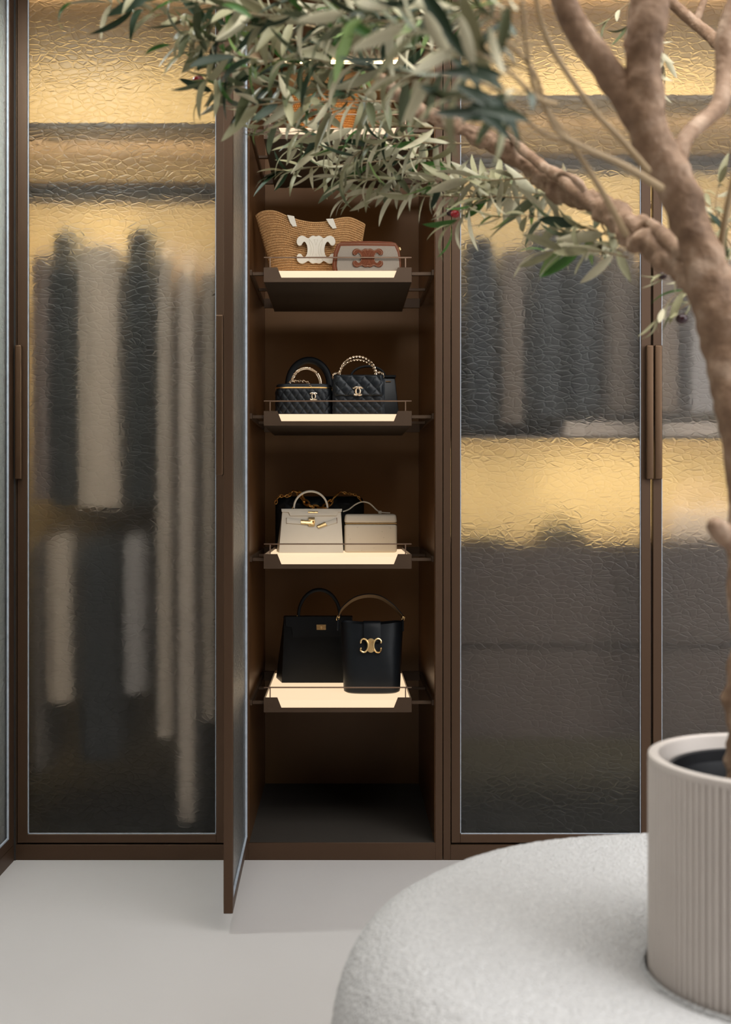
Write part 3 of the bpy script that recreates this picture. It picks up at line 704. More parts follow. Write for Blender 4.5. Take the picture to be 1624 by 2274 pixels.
chain(bm, catmull([(p0[0], .03, p0[1]+.002), (p1[0], .02, p1[1]+.002), (p2[0], .01, p2[1]+.002), (p3[0], -.004, p3[1])], 6), .009, .006, .0012, 9)
obj('chain', bm, M['pale_gold'], root, local=True, label='pale gold loose chain'); bm = bmesh.new()
p0 = T(716, 850); p1 = T(713, 862); chain(bm, [(p0[0], .03, p0[1]), (p1[0], .01, p1[1]+.004), (p1[0], -.003, p1[1]-.001)], .009, .006, .0012, 9)
obj('chain', bm, M['pale_gold'], root, local=True, label='pale gold loose chain')
c = T(696.5, 881); obj('emblem', ccmark(bmesh.new(), c[0], c[1], .0098, .0016, -.0045), M['pale_gold'], root, local=True, label='gold interlocked emblem')
# --- tray 2: black trapezoid bag (rear right)
root, s = bag('black_trapeze_bag', 'plain black trapezoid bag behind the quilted flap bag', 838, 2, .26); T = L(s, 838, TZ[2], .26)
bm = frustum(bmesh.new(), (-.075, 50*s, 0, .085, 0), (-.07, 40*s, .02, .065, T(0, 834)[1]), .004, 2); obj('body', bm, M['navy_leather'], root, local=True)
bm = bmesh.new(); zz = T(0, 834)[1]; box(bm, -.072, 42*s, .012, .072, zz-.004, zz+.003, .001); obj('top_flap', bm, M['black_leather'], root, local=True)
bm = bmesh.new(); a = T(866, 846); box(bm, a[0]-.012, a[0]+.004, .0135, .0155, a[1]-.0007, a[1]+.0007); obj('trim_line', bm, M['old_gold'], root, local=True)
a = T(818, 835); obj('handle', sweep(bmesh.new(), arc(a[0], a[1], 38*s, 24*s, 0, PI, 24, .03), rsec(.0035, .006)), M['black_leather'], root, local=True)
# --- tray 2: quilted flap bag with chain top handle
root, s = bag('quilted_flap_bag', 'black diamond quilted flap bag with double chain top handle on third tray', 796, 2, .09); T = L(s, 796, TZ[2], .09)
def qpanel(x0, x1, z0, z1, yf, d, dz, amp, rnd=0.0, nu=110, nv=80, back=.02):
    bm = bmesh.new()
    def fn(u, v):
        x = x0+(x1-x0)*u; z = z0+(z1-z0)*v
        if rnd:
            # round the two lower corners
            if z < z0+rnd:
                k = 1-(z-z0)/rnd; ins = rnd*(1-math.sqrt(max(0, 1-k*k))); xc_ = (x0+x1)/2
                x = xc_+(x-xc_)*((x1-x0)/2-ins)/((x1-x0)/2)
        e = min(u, 1-u, v, 1-v)
        ed = min(1, e*14); h = amp*quilt(x+d*.5, z, d, dz)*ed+.003*math.sin(ed*PI/2)
        return (x, yf-h, z)
    V = grid(bm, nu, nv, fn)
    bo = [e for e in bm.edges if e.is_boundary]
    r = bmesh.ops.extrude_edge_only(bm, edges=bo); vs = [g for g in r['geom'] if isinstance(g, bmesh.types.BMVert)]
    for v_ in vs: v_.co.y = yf+back
    bmesh.ops.holes_fill(bm, edges=[e for e in bm.edges if e.is_boundary], sides=0)
    return bm
bx0, bz = T(738, 925); bx1, _ = T(855, 925); fz = T(0, 832)[1]
obj('body', qpanel(bx0+.001, bx1, .0, T(0, 840)[1], .006, .0262, .0262, .003, back=.055), M['black_leather'], root, local=True)
obj('flap', qpanel(T(742, 0)[0], T(852, 0)[0], T(0, 880)[1], fz, .0, .0345, .0375, .0045, rnd=.012, back=.056), M['navy_leather'], root, local=True)
bm = bmesh.new(); zt_ = fz+.001
for dy, k in ((.012, 0), (.026, 1)):
    a = T(795, 830); pth = arc(a[0], zt_, (40.5-1.0*k)*s, (41-6*k)*s, 0, PI, 60, dy)
    q = resample(pth, .0046)
    for i in range(len(q)-1): link(bm, (q[i]+q[i+1])/2, q[i+1]-q[i], .8 if i % 2 else -.8, .0066, .0044, .0010, 8, 4)
obj('handle', bm, M['pale_gold'], root, local=True, label='pale gold double chain handle')
for sg, xs in ((-1, ((755, 829), (745, 829), (739, 836), (741, 843))), (1, ((836, 828), (845, 827), (852, 832), (851, 841)))):
    bm = bmesh.new(); chain(bm, catmull([(T(*p)[0], .012, T(*p)[1]+.002) for p in xs], 5), .0075, .005, .0011, 8)
    obj('chain', bm, M['pale_gold'], root, local=True)
c = T(795, 869.5); bm = ccmark(bmesh.new(), c[0], c[1], .0115, .0019, -.0085)
for sg in (-1, 1):
    q = arc(c[0]+sg*.005, c[1], .0115, .0115, .9, 2*PI-.9, 22, -.0105)
    if sg < 0: pass
    q = [Vector((2*(c[0]+sg*.005)-p.x, p.y, p.z)) for p in q] if sg < 0 else q
    for i, p in enumerate(resample(q, .0036)[:-1]): link(bm, p, (1, 0, .3*(i % 2)), 1.2, .0042, .003, .0006, 7, 4)
obj('emblem', bm, M['pale_gold'], root, local=True, label='pale gold chain-wrapped interlocked emblem')

# --- tray 3: black chain bag behind
root, s = bag('black_chain_bag', 'black soft quilted bag with heavy antique gold chain behind the white bags', 708, 3, .4); T = L(s, 708, TZ[3], .4)
x0_, x1_ = T(611, 0)[0], T(809, 0)[0]; zt_ = T(0, 1102)[1]
def puffy(u, v):
    x = x0_+(x1_-x0_)*u; z = zt_*v; e = min(u, 1-u)*9; e2 = min(v, 1-v)*7
    ins = .006*(1-min(1, e2))**2; x += ins*(1 if u < .5 else -1)
    return (x, .02-.018*min(1, e)**.5*min(1, e2)**.5-.004*quilt(x, z, .05, .05), z-.006*(1-min(1, e))**2*v)
bm = bmesh.new(); grid(bm, 70, 50, puffy); bo = [e for e in bm.edges if e.is_boundary]
r = bmesh.ops.extrude_edge_only(bm, edges=bo)
for g in r['geom']:
    if isinstance(g, bmesh.types.BMVert): g.co.y = .075
bmesh.ops.holes_fill(bm, edges=[e for e in bm.edges if e.is_boundary], sides=0)
obj('body', bm, M['black_leather'], root, local=True)
bm = bmesh.new()
P = [T(613, 1118), T(620, 1102), T(640, 1102), T(652, 1090), T(662, 1093), T(672, 1106), T(684, 1120), T(702, 1127), T(722, 1126), T(737, 1112), T(748, 1098), T(758, 1092)]
pth = catmull([(p[0], -.012, p[1]) for p in P], 8)
chain(bm, pth[:26], .013, .008, .0017, 10); chain(bm, pth[24:], .023, .0145, .0031, 12)
P = [T(758, 1092), T(772, 1096), T(790, 1099), T(798, 1106), T(804, 1116)]; chain(bm, catmull([(p[0], -.008, p[1]) for p in P], 6), .011, .006, .0014, 9)
obj('chain', bm, M['old_gold'], root, local=True, label='heavy antique gold curb chain')
# --- tray 3: white top-handle bag
def kelly(name, label, tray, Y, pxc, body, mat_, gusset, hgt_py, flap, hdl, strapkind):
    root, s = bag(name, label, pxc, tray, Y); T = L(s, pxc, TZ[tray], Y)
    (bl, br, tl, tr_, tpy) = body; zt_ = T(0, tpy)[1]; dep = .085 if tray == 3 else .1
    b0 = (T(bl, 0)[0], T(br, 0)[0]); t0 = (T(tl, 0)[0], T(tr_, 0)[0])
    bm = bmesh.new(); dx = gusset*s
    vs = [bm.verts.new(c) for c in ((b0[0], 0, 0), (b0[1], 0, 0), (b0[1]-dx*.3, dep, 0), (b0[0]-dx, dep, 0), (t0[0], dep*.28, zt_), (t0[1], dep*.28, zt_), (t0[1]+dx*.1, dep*.75, zt_+.001), (t0[0]-dx*.1, dep*.75, zt_+.001))]
    for q in ((3, 2, 1, 0), (4, 5, 6, 7), (0, 1, 5, 4), (1, 2, 6, 5), (2, 3, 7, 6), (3, 0, 4, 7)): bm.faces.new([vs[i] for i in q])
    bmesh.ops.bevel(bm, geom=list(bm.edges), offset=.0022, segments=2, profile=.6, affect='EDGES')
    obj('body', bm, mat_, root, local=True)
    slope = dep*.28/zt_
    def fr(pts, off, th, nm, mt, bev=.0006, label=None):
        bm = prism(bmesh.new(), [T(*p) for p in pts], 0, th, bev)
        for v in bm.verts: v.co.y += v.co.z*slope-off
        return obj(nm, bm, mt, root, local=True, label=label)
    fr(flap, .0035, .0028, 'flap', mat_)
    bm = bmesh.new(); box(bm, t0[0]-.002, t0[1]+.002, dep*.26, dep*.78, zt_-.001, zt_+.0022, .001); obj('top_panel', bm, mat_, root, local=True)
    (hl, hr, hb, ha) = hdl; a = T((hl+hr)/2, hb); hh = T(0, ha)[1]-a[1]
    pth = arc(a[0], a[1], (hr-hl)/2*s, hh, 0, PI, 30, dep*.4)
    obj('handle', sweep(bmesh.new(), pth, rsec(.0035 if tray == 3 else .0058, .006, 4), (0, 1, 0), [1-.18*abs(i-15)/15 for i in range(31)]), mat_, root, local=True)
    bm = bmesh.new()
    for q in (hl, hr):
        p = T(q, hb); link(bm, (p[0]-.002, dep*.38, p[1]-.001), (.4, 0, 1), 0, .011, .007, .0012, 10, 5)
    obj('ring', bm, M['gold'], root, local=True, label='gold handle rings')
    return root, s, T, fr, dep, slope
root, s, T, fr, dep, slope = kelly('white_top_handle_bag', 'white trapezoid top-handle bag with gold clasp on the fourth tray', 3, .26, 692,
    (619.5, 763, 626, 757, 1133), M['white_leather'], 9, 0,
    ((624, 1130), (694, 1130), (760, 1130), (759, 1137), (750, 1137), (748, 1145.5), (695, 1145.5), (644, 1145.5), (641, 1137), (625, 1137)), (652, 727, 1128, 1091), 0)
fr(((684, 1135), (706, 1135.5), (706, 1140), (684, 1139.5)), .0045, .001, 'lock_plate', M['gold'], .0002, 'gold lock plate')
fr(((636, 1151), (670, 1154.5), (670, 1164.5), (636, 1162)), .0032, .0018, 'strap', M['white_leather'])
fr(((722, 1160), (747, 1151), (748.5, 1161), (726, 1168)), .0032, .0018, 'strap', M['white_leather'])
fr(((668, 1154), (690, 1156), (690, 1166), (668, 1164)), .0048, .0016, 'buckle', M['gold'], .0004, 'gold strap buckle')
fr(((703, 1167), (722, 1159), (727, 1167), (708, 1173.5)), .0048, .0016, 'buckle', M['gold'], .0004, 'gold strap buckle')
fr(((685, 1149), (699, 1149), (699, 1169), (685, 1169)), .0042, .0014, 'clasp_plate', M['gold'], .0003, 'gold clasp plate')
a = T(696, 1159); bm = bmesh.new(); yy = a[1]*slope-.006
tube(bm, [(a[0]-.002, yy+.002, a[1]), (a[0]+.0045, yy-.003, a[1])], .0028, 10); tube(bm, [(a[0]+.003, yy-.004, a[1]-.005), (a[0]+.003, yy-.004, a[1]+.005)], .0016, 8)
obj('turn_lock', bm, M['gold'], root, local=True, label='gold turn lock')
for (q0, q1) in (((636, 1150), (637, 1163)), ((748, 1150), (748.5, 1162))):
    p0, p1 = T(*q0), T(*q1); bm = bmesh.new(); tube(bm, [(p0[0], p0[1]*slope-.002, p0[1]), (p1[0], p1[1]*slope-.002, p1[1])], .0008, 5); obj('strap_slot', bm, M['brown_leather'], root, local=True)
# --- tray 3: ivory vanity case
root, s = bag('ivory_vanity_case', 'ivory pebbled leather vanity case beside the white top-handle bag', 823.5, 3, .268); T = L(s, 823.5, TZ[3], .268)
hwv = 59*s
def rbox(x0, x1, y0, y1, z0, z1, r, seg=5): return box(bmesh.new(), x0, x1, y0, y1, z0, z1, r, seg)
zq = T(0, 1163.5)[1]; ztp = T(0, 1142)[1]
bm = frustum(bmesh.new(), (-hwv+.001, hwv-.0005, 0, .10, 0), (-hwv+.001, hwv, .001, .10, zq), .010, 5); obj('body', bm, M['ostrich'], root, local=True)
bm = frustum(bmesh.new(), (-hwv, hwv+.0005, -.001, .101, zq+.0025), (-hwv+.003, hwv-.003, .006, .095, ztp), .009, 5); obj('lid', bm, M['ostrich'], root, local=True)
bm = box(bmesh.new(), -hwv+.003, hwv-.0015, .0012, .0985, zq-.0004, zq+.0029, .0003, 1); obj('zip', bm, M['gold'], root, local=True, label='pale gold zip')
P = [T(762, 1138), T(775, 1133), T(790, 1122), T(806, 1116), T(822, 1120), T(836, 1133), T(845, 1139), T(857, 1140.5), T(868, 1141)]
obj('handle', sweep(bmesh.new(), catmull([(p[0], .045, p[1]+.002) for p in P], 6), rsec(.0020, .008)), M['ivory_leather'], root, local=True)
p = T(845, 1139); bm = box(bmesh.new(), p[0]-.005, p[0]+.005, .034, .056, p[1]-.003, p[1]+.006, .001); obj('handle_loop', bm, M['ivory_leather'], root, local=True)

# --- tray 4: black top-handle bag
root, s, T, fr, dep, slope = kelly('black_top_handle_bag', 'large black top-handle bag with small gold lock on the lowest tray', 4, .33, 700,
    (626, 786, 630, 782, 1374), M['black_leather'], 17, 0,
    ((633, 1371), (700, 1371), (780, 1371), (779, 1392), (758, 1393), (757, 1414), (700, 1416), (650, 1417.5), (648, 1394), (634, 1393.5)), (662, 755, 1371, 1312), 0)
fr(((702.5, 1388.5), (724, 1388.5), (724, 1400), (703, 1400)), .0048, .0012, 'lock_plate', M['gold'], .0003, 'gold lock plate')
a = T(714, 1394); bm = bmesh.new(); yy = a[1]*slope-.0048; tube(bm, [(a[0], yy, a[1]), (a[0], yy-.006, a[1])], .003, 10); box(bm, a[0]-.0012, a[0]+.0012, yy-.008, yy-.004, a[1]-.005, a[1]+.005, .0004)
obj('turn_lock', bm, M['gold'], root, local=True, label='gold turn lock')
# --- tray 4: black bucket bag
root, s = bag('black_bucket_bag', 'black bucket bag with gold emblem at the front of the lowest tray', 827, 4, .125); T = L(s, 827, TZ[4], .125)
hb = 64*s; ht = 71*s; zt_ = T(0, 1386)[1]; bm = bmesh.new(); rings = []
dp = .115
prof = [(0, 0.0), (.90, .0), (.985, .004), (1.0, .012), (1.02, .06), (1.06, .12), (1.09, .17), (1.10, 1)]
N = 72
for (k, z) in prof:
    if z == 1: z = zt_
    ring = []
    for i in range(N):
        a = 2*PI*i/N; ca, sa = math.cos(a), math.sin(a); e = .55 if z < .1 else .7
        x = hb*k*math.copysign(abs(ca)**e, ca); y = dp/2*(1 if z < .1 else 1-.35*((z-.1)/.11))*min(1, k)*math.copysign(abs(sa)**e, sa)
        zz = z+(.004*(abs(ca)**2)-.003*math.cos(2*a)**2 if z == zt_ else 0)
        ring.append(bm.verts.new((x, dp/2+y, zz)))
    rings.append(ring)
rg = [bm.verts.new((v.co.x*.97, dp/2+(v.co.y-dp/2)*.9, v.co.z-.0005)) for v in rings[-1]]; rings.append(rg)
rg = [bm.verts.new((v.co.x*.9, dp/2+(v.co.y-dp/2)*.8, .05)) for v in rings[-1]]; rings.append(rg)
for a_, b2 in zip(rings, rings[1:]):
    for i in range(N): bm.faces.new((a_[i], a_[(i+1) % N], b2[(i+1) % N], b2[i]))
bm.faces.new(rings[-1]); bmesh.ops.remove_doubles(bm, verts=bm.verts, dist=1e-6)
obj('body', bm, M['navy_leather'], root, local=True)
fy = .018
P0 = (T(808, 0)[0], T(846, 0)[0])
bm = bmesh.new()
pth = [(0, fy+.030, zt_+.003), (0, fy+.012, zt_+.005), (0, fy-.001, zt_+.002), (0, fy-.0075, zt_-.012), (0, fy-.013, zt_-.04), (0, fy-.0155, zt_-.052)]
xc_ = (P0[0]+P0[1])/2; hw_ = (P0[1]-P0[0])/2
sweep(bm, [(xc_, p[1], p[2]) for p in catmull(pth, 4)], rsec(.0013, hw_), (1, 0, 0)); obj('strap_tab', bm, M['black_leather'], root, local=True)
c = T(824, 1433); bm = bmesh.new(); W2, H2 = 23.5*s, 16*s; yy = -.004
for sg in (-1, 1):
    P = [(.97, .40), (.93, .72), (.74, .93), (.52, .88), (.36, .62), (.27, .3), (.25, 0), (.27, -.3), (.36, -.62), (.52, -.88), (.74, -.93), (.93, -.72), (.97, -.40)]
    pp = catmull([(c[0]+sg*W2*x, yy, c[1]+H2*z) for x, z in P], 4)
    tube(bm, pp, [.0022+.0010*abs(math.sin(i*.0+PI*i/len(pp)*1.0)) if 3 < i < len(pp)-4 else .0028 for i in range(len(pp))], 8)
    for z in (.40, -.40): bmesh.ops.create_icosphere(bm, subdivisions=2, radius=.0029, matrix=Matrix.Translation((c[0]+sg*W2*.96, yy, c[1]+H2*z)))
prism(bm, [(c[0]+W2*x, c[1]+H2*z) for x, z in ((-.3, .8), (-.1, .98), (.1, .98), (.3, .8), (.2, .3), (.17, 0), (.2, -.3), (.3, -.8), (.1, -.98), (-.1, -.98), (-.3, -.8), (-.2, -.3), (-.17, 0), (-.2, .3))], yy-.001, yy+.003)
emblem_lines(bm, W2*1.3, H2*1.7, yy-.0015, c[0], c[1], .0006)
obj('emblem', bm, M['gold'], root, local=True, label='polished gold emblem clasp')
P = [T(752, 1374), T(760, 1356), T(785, 1335), T(815, 1326.5), T(845, 1330), T(872, 1347), T(888, 1364), T(897, 1374)]
pth = catmull([(p[0], .05, p[1]) for p in P], 6)
obj('handle', sweep(bmesh.new(), pth, [(-.0005, .010), (.0018, .010), (.0018, -.010), (-.0005, -.010)], (0, .83, -.56)), M['black_leather'], root, local=True)
obj('handle_lining', sweep(bmesh.new(), pth, [(-.0005, .0088), (-.0005, -.0088), (-.0015, -.0088), (-.0015, .0088)], (0, .83, -.56)), M['tan_lining'], root, local=True, label='tan underside of the handle')
for q in ((751, 1376), (898, 1378)):
    p = T(*q); bm = bmesh.new(); link(bm, (p[0], .05, p[1]), (.4, 0, 1), 0, .015, .010, .0016, 12, 6); tube(bm, [(p[0]-.005, .05, p[1]-.001), (p[0]+.005, .05, p[1]+.004)], .002, 8)
    obj('ring', bm, M['gold'], root, local=True, label='gold handle ring')
    bm = box(bmesh.new(), p[0]-.0035, p[0]+.0015, .042, .058, p[1]-.036, p[1]-.003, .001); obj('side_tab', bm, M['black_leather'], root, local=True)

# ------------------------------------------------------------------ pouf and planter
PC = (0.60, CY+1.6)
prof = [(.179, .02), (.179, .33), (.182, .347), (.195, .356), (.23, .370), (.29, .384), (.35, .392), (.41, .399), (.47, .403), (.515, .401), (.55, .389), (.58, .366), (.602, .33), (.614, .28), (.617, .22), (.612, .15), (.60, .085), (.585, .04), (.575, .012)]
sm = catmull(prof, 9); bm = bmesh.new(); N = 620; rings = []
for (r, z) in sm:
    ring = []
    for k in range(N):
        a = 2*PI*k/N; x = r*math.cos(a); y = r*math.sin(a)
        p = Vector((x*75, y*75, z*75)); h = .0012*noise.noise(p*1.6)+.0012*noise.noise(p*3.1)+.003*noise.noise(Vector((x*4, y*4, z*4)))
        if r < .2: h *= .15
        rr_ = r+h*(.35 if r < .5 else 1); ring.append(bm.verts.new((PC[0]+rr_*math.cos(a), PC[1]+rr_*math.sin(a), z+h*(1 if .2 < r < .6 else .2))))
    rings.append(ring)
for a_, b2 in zip(rings, rings[1:]):
    for k in range(N): bm.faces.new((a_[k], a_[(k+1) % N], b2[(k+1) % N], b2[k]))
for k in range(N): bm.faces.new((rings[-1][k], rings[-1][(k+1) % N], rings[0][(k+1) % N], rings[0][k]))
pf = obj('round_pouf', bm, M['boucle'], None, origin=(PC[0], PC[1], 0), angle=180); pf.location.z = -.004
tag(pf, 'huge round white boucle pouf wrapped around the ribbed planter', 'pouf')
pl = empty('planter', (PC[0], PC[1], 0), 'beige vertically ribbed cylindrical planter set in the pouf centre', 'planter')
RZ = .648
def flute(r, z, a):
    if r > .1725 and z < RZ-.010: return r-.0055*(1-abs(math.sin(a*55)))**1.6
    return r
bm = lathe(bmesh.new(), [(.165, 0.0), (.1735, .003), (.1745, .35), (.1745, RZ-.013), (.1738, RZ-.009), (.1745, RZ-.006), (.1735, RZ-.001), (.171, RZ), (.163, RZ), (.1605, RZ-.001), (.159, RZ-.004), (.158, .2), (.0, .2)], 944, c=PC, fn=flute)
obj('ribbed_pot', bm, M['pot'], pl)
bm = lathe(bmesh.new(), [(.14, .3), (.146, .628), (.150, .630), (.150, .626), (.142, .6), (.138, .3)], 64, c=(PC[0]+.004, PC[1])); obj('inner_pot', bm, M['pot_in'], pl, label='black inner nursery pot')
bm = bmesh.new()
V = lathe(bm, [(.139*k/14+.0001, .575) for k in range(15)], 64, c=(PC[0]+.004, PC[1]))
for v in bm.verts: v.co.z += .007*noise.noise(v.co*60)+.004*noise.noise(v.co*140)
obj('soil', bm, M['soil'], pl, kind='stuff')

# ------------------------------------------------------------------ olive tree
tree = empty('olive_tree', WD(1700, 1690, 1.6), 'large olive tree arching left across the wardrobes, planted in the ribbed pot', 'tree')
def branch(name, pts, m_=None, seg=12, knob=.14, kf=26, n=7):
    """pts: (px,py,depth,radius_px)"""
    q = [(*WD(p[0], p[1], p[2]), p[3]*p[2]/F) for p in pts]; q = catmull(q, n)
    return obj(name, tube(bmesh.new(), [a[:3] for a in q], [max(.0006, a[3]) for a in q], seg, knob=knob, kf=kf), m_ or M['bark'], tree, angle=180)
branch('trunk', [(1700, 1760, 1.6, 78), (1690, 1690, 1.6, 72), (1682, 1560, 1.6, 60), (1676, 1400, 1.6, 54), (1672, 1200, 1.6, 54), (1664, 1060, 1.6, 50), (1646, 940, 1.6, 50), (1622, 800, 1.6, 48), (1594, 680, 1.6, 50), (1566, 580, 1.6, 46), (1530, 480, 1.6, 42), (1490, 395, 1.59, 42), (1455, 320, 1.58, 44), (1432, 240, 1.57, 42), (1430, 140, 1.56, 40), (1440, 30, 1.55, 42), (1450, -120, 1.54, 38)], seg=32, n=12, knob=.24, kf=20)
branch('branch', [(1440, 300, 1.58, 34), (1400, 230, 1.58, 34), (1345, 150, 1.57, 32), (1290, 75, 1.56, 30), (1255, 0, 1.55, 28), (1230, -90, 1.54, 26)], seg=20)
branch('branch', [(1500, 400, 1.6, 26), (1512, 335, 1.6, 20), (1532, 295, 1.62, 18), (1570, 262, 1.66, 18), (1602, 225, 1.68, 20), (1608, 150, 1.7, 18), (1612, 70, 1.7, 20), (1640, -20, 1.7, 16)], seg=16)
branch('branch', [(1680, 1210, 1.58, 26), (1630, 1200, 1.5, 25), (1602, 1180, 1.45, 24), (1588, 1168, 1.43, 18), (1582, 1164, 1.42, 8)], seg=16)
LIMB = [(1580, 640, 1.62, 38), (1535, 605, 1.66, 34), (1480, 565, 1.72, 31), (1425, 530, 1.8, 33), (1372, 482, 1.88, 27), (1312, 452, 1.96, 25), (1250, 425, 2.04, 23), (1192, 382, 2.12, 22), (1140, 347, 2.14, 20), (1085, 316, 2.14, 21), (1030, 286, 2.12, 18), (980, 266, 2.08, 18), (930, 246, 2.04, 17), (888, 212, 2.0, 13), (850, 178, 1.98, 11), (810, 148, 1.98, 8), (750, 118, 2.0, 5)]
branch('branch', LIMB, seg=32, knob=.62, kf=28, n=12)
branch('branch', [(1560, 590, 1.62, 14), (1520, 565, 1.66, 15), (1490, 540, 1.7, 14), (1462, 512, 1.74, 13), (1440, 495, 1.78, 11), (1418, 520, 1.8, 14)], seg=14, knob=.45)
branch('branch', [(1330, 460, 1.92, 14), (1290, 430, 1.95, 15), (1245, 392, 2.0, 14), (1205, 368, 2.05, 13), (1165, 335, 2.1, 10), (1130, 300, 2.12, 6), (1110, 280, 2.12, 4)], seg=14, knob=.45)
branch('branch', [(1300, 425, 1.9, 8), (1275, 395, 1.9, 8), (1250, 385, 1.92, 7), (1235, 392, 1.96, 6)], seg=10, knob=.45)
branch('branch', [(1640, 140, 2.1, 16), (1592, 92, 2.25, 15), (1548, 55, 2.3, 13), (1505, 18, 2.3, 11), (1470, -20, 2.3, 9)], seg=14, knob=.25)
branch('branch', [(1540, 60, 2.3, 8), (1553, 30, 2.3, 8), (1568, -10, 2.3, 7)], seg=10, knob=.25)
# thin stems in front
for P in ([(1390, 520, 1.6, 8), (1340, 430, 1.5, 7), (1267, 315, 1.42, 6), (1195, 212, 1.35, 6), (1172, 120, 1.32, 5), (1160, 0, 1.3, 5)],
          [(1469, 418, 1.52, 9), (1380, 365, 1.46, 8), (1292, 325, 1.42, 6), (1230, 280, 1.38, 5), (1185, 157, 1.34, 5), (1120, 90, 1.32, 4)],
          [(1440, 380, 1.54, 8), (1380, 310, 1.48, 7), (1316, 241, 1.42, 6), (1232, 118, 1.36, 6), (1200, 40, 1.34, 5), (1185, -40, 1.3, 5)],
          [(1600, 560, 1.6, 9), (1612, 480, 1.58, 8), (1632, 380, 1.56, 7)],
          [(1235, 230, 1.38, 5), (1190, 215, 1.32, 5), (1120, 150, 1.28, 4), (1040, 110, 1.26, 3)],
          [(1270, 320, 1.42, 4), (1190, 285, 1.4, 4), (1100, 200, 1.38, 3), (1000, 160, 1.36, 3)]):
    branch('stem', P, M['stem'], seg=8, knob=.05)

# leaves -------------------------------------------------------
def leaf_mesh(curl, fold, wid, mat_):
    bm = bmesh.new(); n = 8; rows = []
    for i in range(n+1):
        u = i/n; wv = wid*(math.sin(PI*min(1, u*.98+.02)**.85)**.8) if 0 < i < n else 0.0015
        a = curl*u; x = math.sin(a)/curl if abs(curl) > .01 else u; z = -(1-math.cos(a))/curl if abs(curl) > .01 else 0
        rows.append([bm.verts.new((x, y*wv, z+abs(y)*wv*fold)) for y in (-1, 0, 1)])
    for a, b_ in zip(rows, rows[1:]):
        for k in (0, 1): bm.faces.new((a[k], b_[k], b_[k+1], a[k+1]))
    me = bpy.data.meshes.new('leaf'); bm.normal_update(); bm.to_mesh(me); bm.free()
    me.materials.append(mat_); me.polygons.foreach_set('use_smooth', [True]*len(me.polygons)); return me
MK = ['leaf_sage', 'leaf_mid', 'leaf_dark', 'leaf_green']
LM = {k: [leaf_mesh(c, f, w_, M[k]) for c, f, w_ in ((.9, .3, .088), (-.7, .35, .10), (1.7, .25, .075), (.3, .4, .115))] for k in MK}
LEAVES = []
def add_leaf(pos, d, up, L_, kind):
    x = d.normalized(); z = (up-x*up.dot(x)); z = z.normalized() if z.length > 1e-4 else x.orthogonal().normalized(); y = z.cross(x)
    mt = Matrix(((x.x*L_, y.x*L_, z.x*L_, pos.x), (x.y*L_, y.y*L_, z.y*L_, pos.y), (x.z*L_, y.z*L_, z.z*L_, pos.z), (0, 0, 0, 1)))
    LEAVES.append((L_/(pos.y-CY)**1.0, mt, kind, R.randrange(4)))
TW = bmesh.new()
def twig(pts, r0=2.2, dens=1.0, mix=(.62, .2, .12, .06), Ls=(.06, .095), f0=.12, droop=.3):
    q = [tuple(WD(*p[:3])) for p in pts]; q = [Vector(a) for a in catmull(q, 7)]
    n = len(q); dd = pts[0][2]
    tube(TW, q, [max(.0006, r0*dd/F*(1-.75*i/n)) for i in range(n)], 5)
    step = .0145/dens; z = resample(q, step); tot = len(z); roll = R.random()*6
    for i in range(1, tot):
        if i/tot < f0: continue
        t_ = (z[i]-z[i-1]).normalized(); sd = t_.orthogonal().normalized(); roll += PI/2*.9+R.uniform(-.3, .3)
        for sg in (0, PI):
            if R.random() < .12: continue
            sdr = Matrix.Rotation(roll+sg, 3, t_) @ sd
            an = R.uniform(.45, 1.05); d = t_*math.cos(an)+sdr*math.sin(an)+Vector((0, 0, -R.uniform(0, droop)))
            k = R.choices(MK, mix)[0]
            up = (Vector((R.uniform(-.5, .5), R.uniform(-.9, .3), 1))).normalized() if R.random() < .55 else Vector((R.uniform(-1, 1), R.uniform(-1, 1), R.uniform(-1, .2)))
            add_leaf(z[i], d, up, R.uniform(*Ls)*(1-.25*(i/tot > .9)), k)
    # terminal leaf
    add_leaf(z[-1], (z[-1]-z[-2])+Vector((0, 0, -.001)), Vector((0, -.3, 1)), R.uniform(*Ls), R.choices(MK, mix)[0])
SAGE = (.70, .16, .09, .05); DARK = (.28, .24, .38, .10); MIDM = (.42, .2, .28, .10)
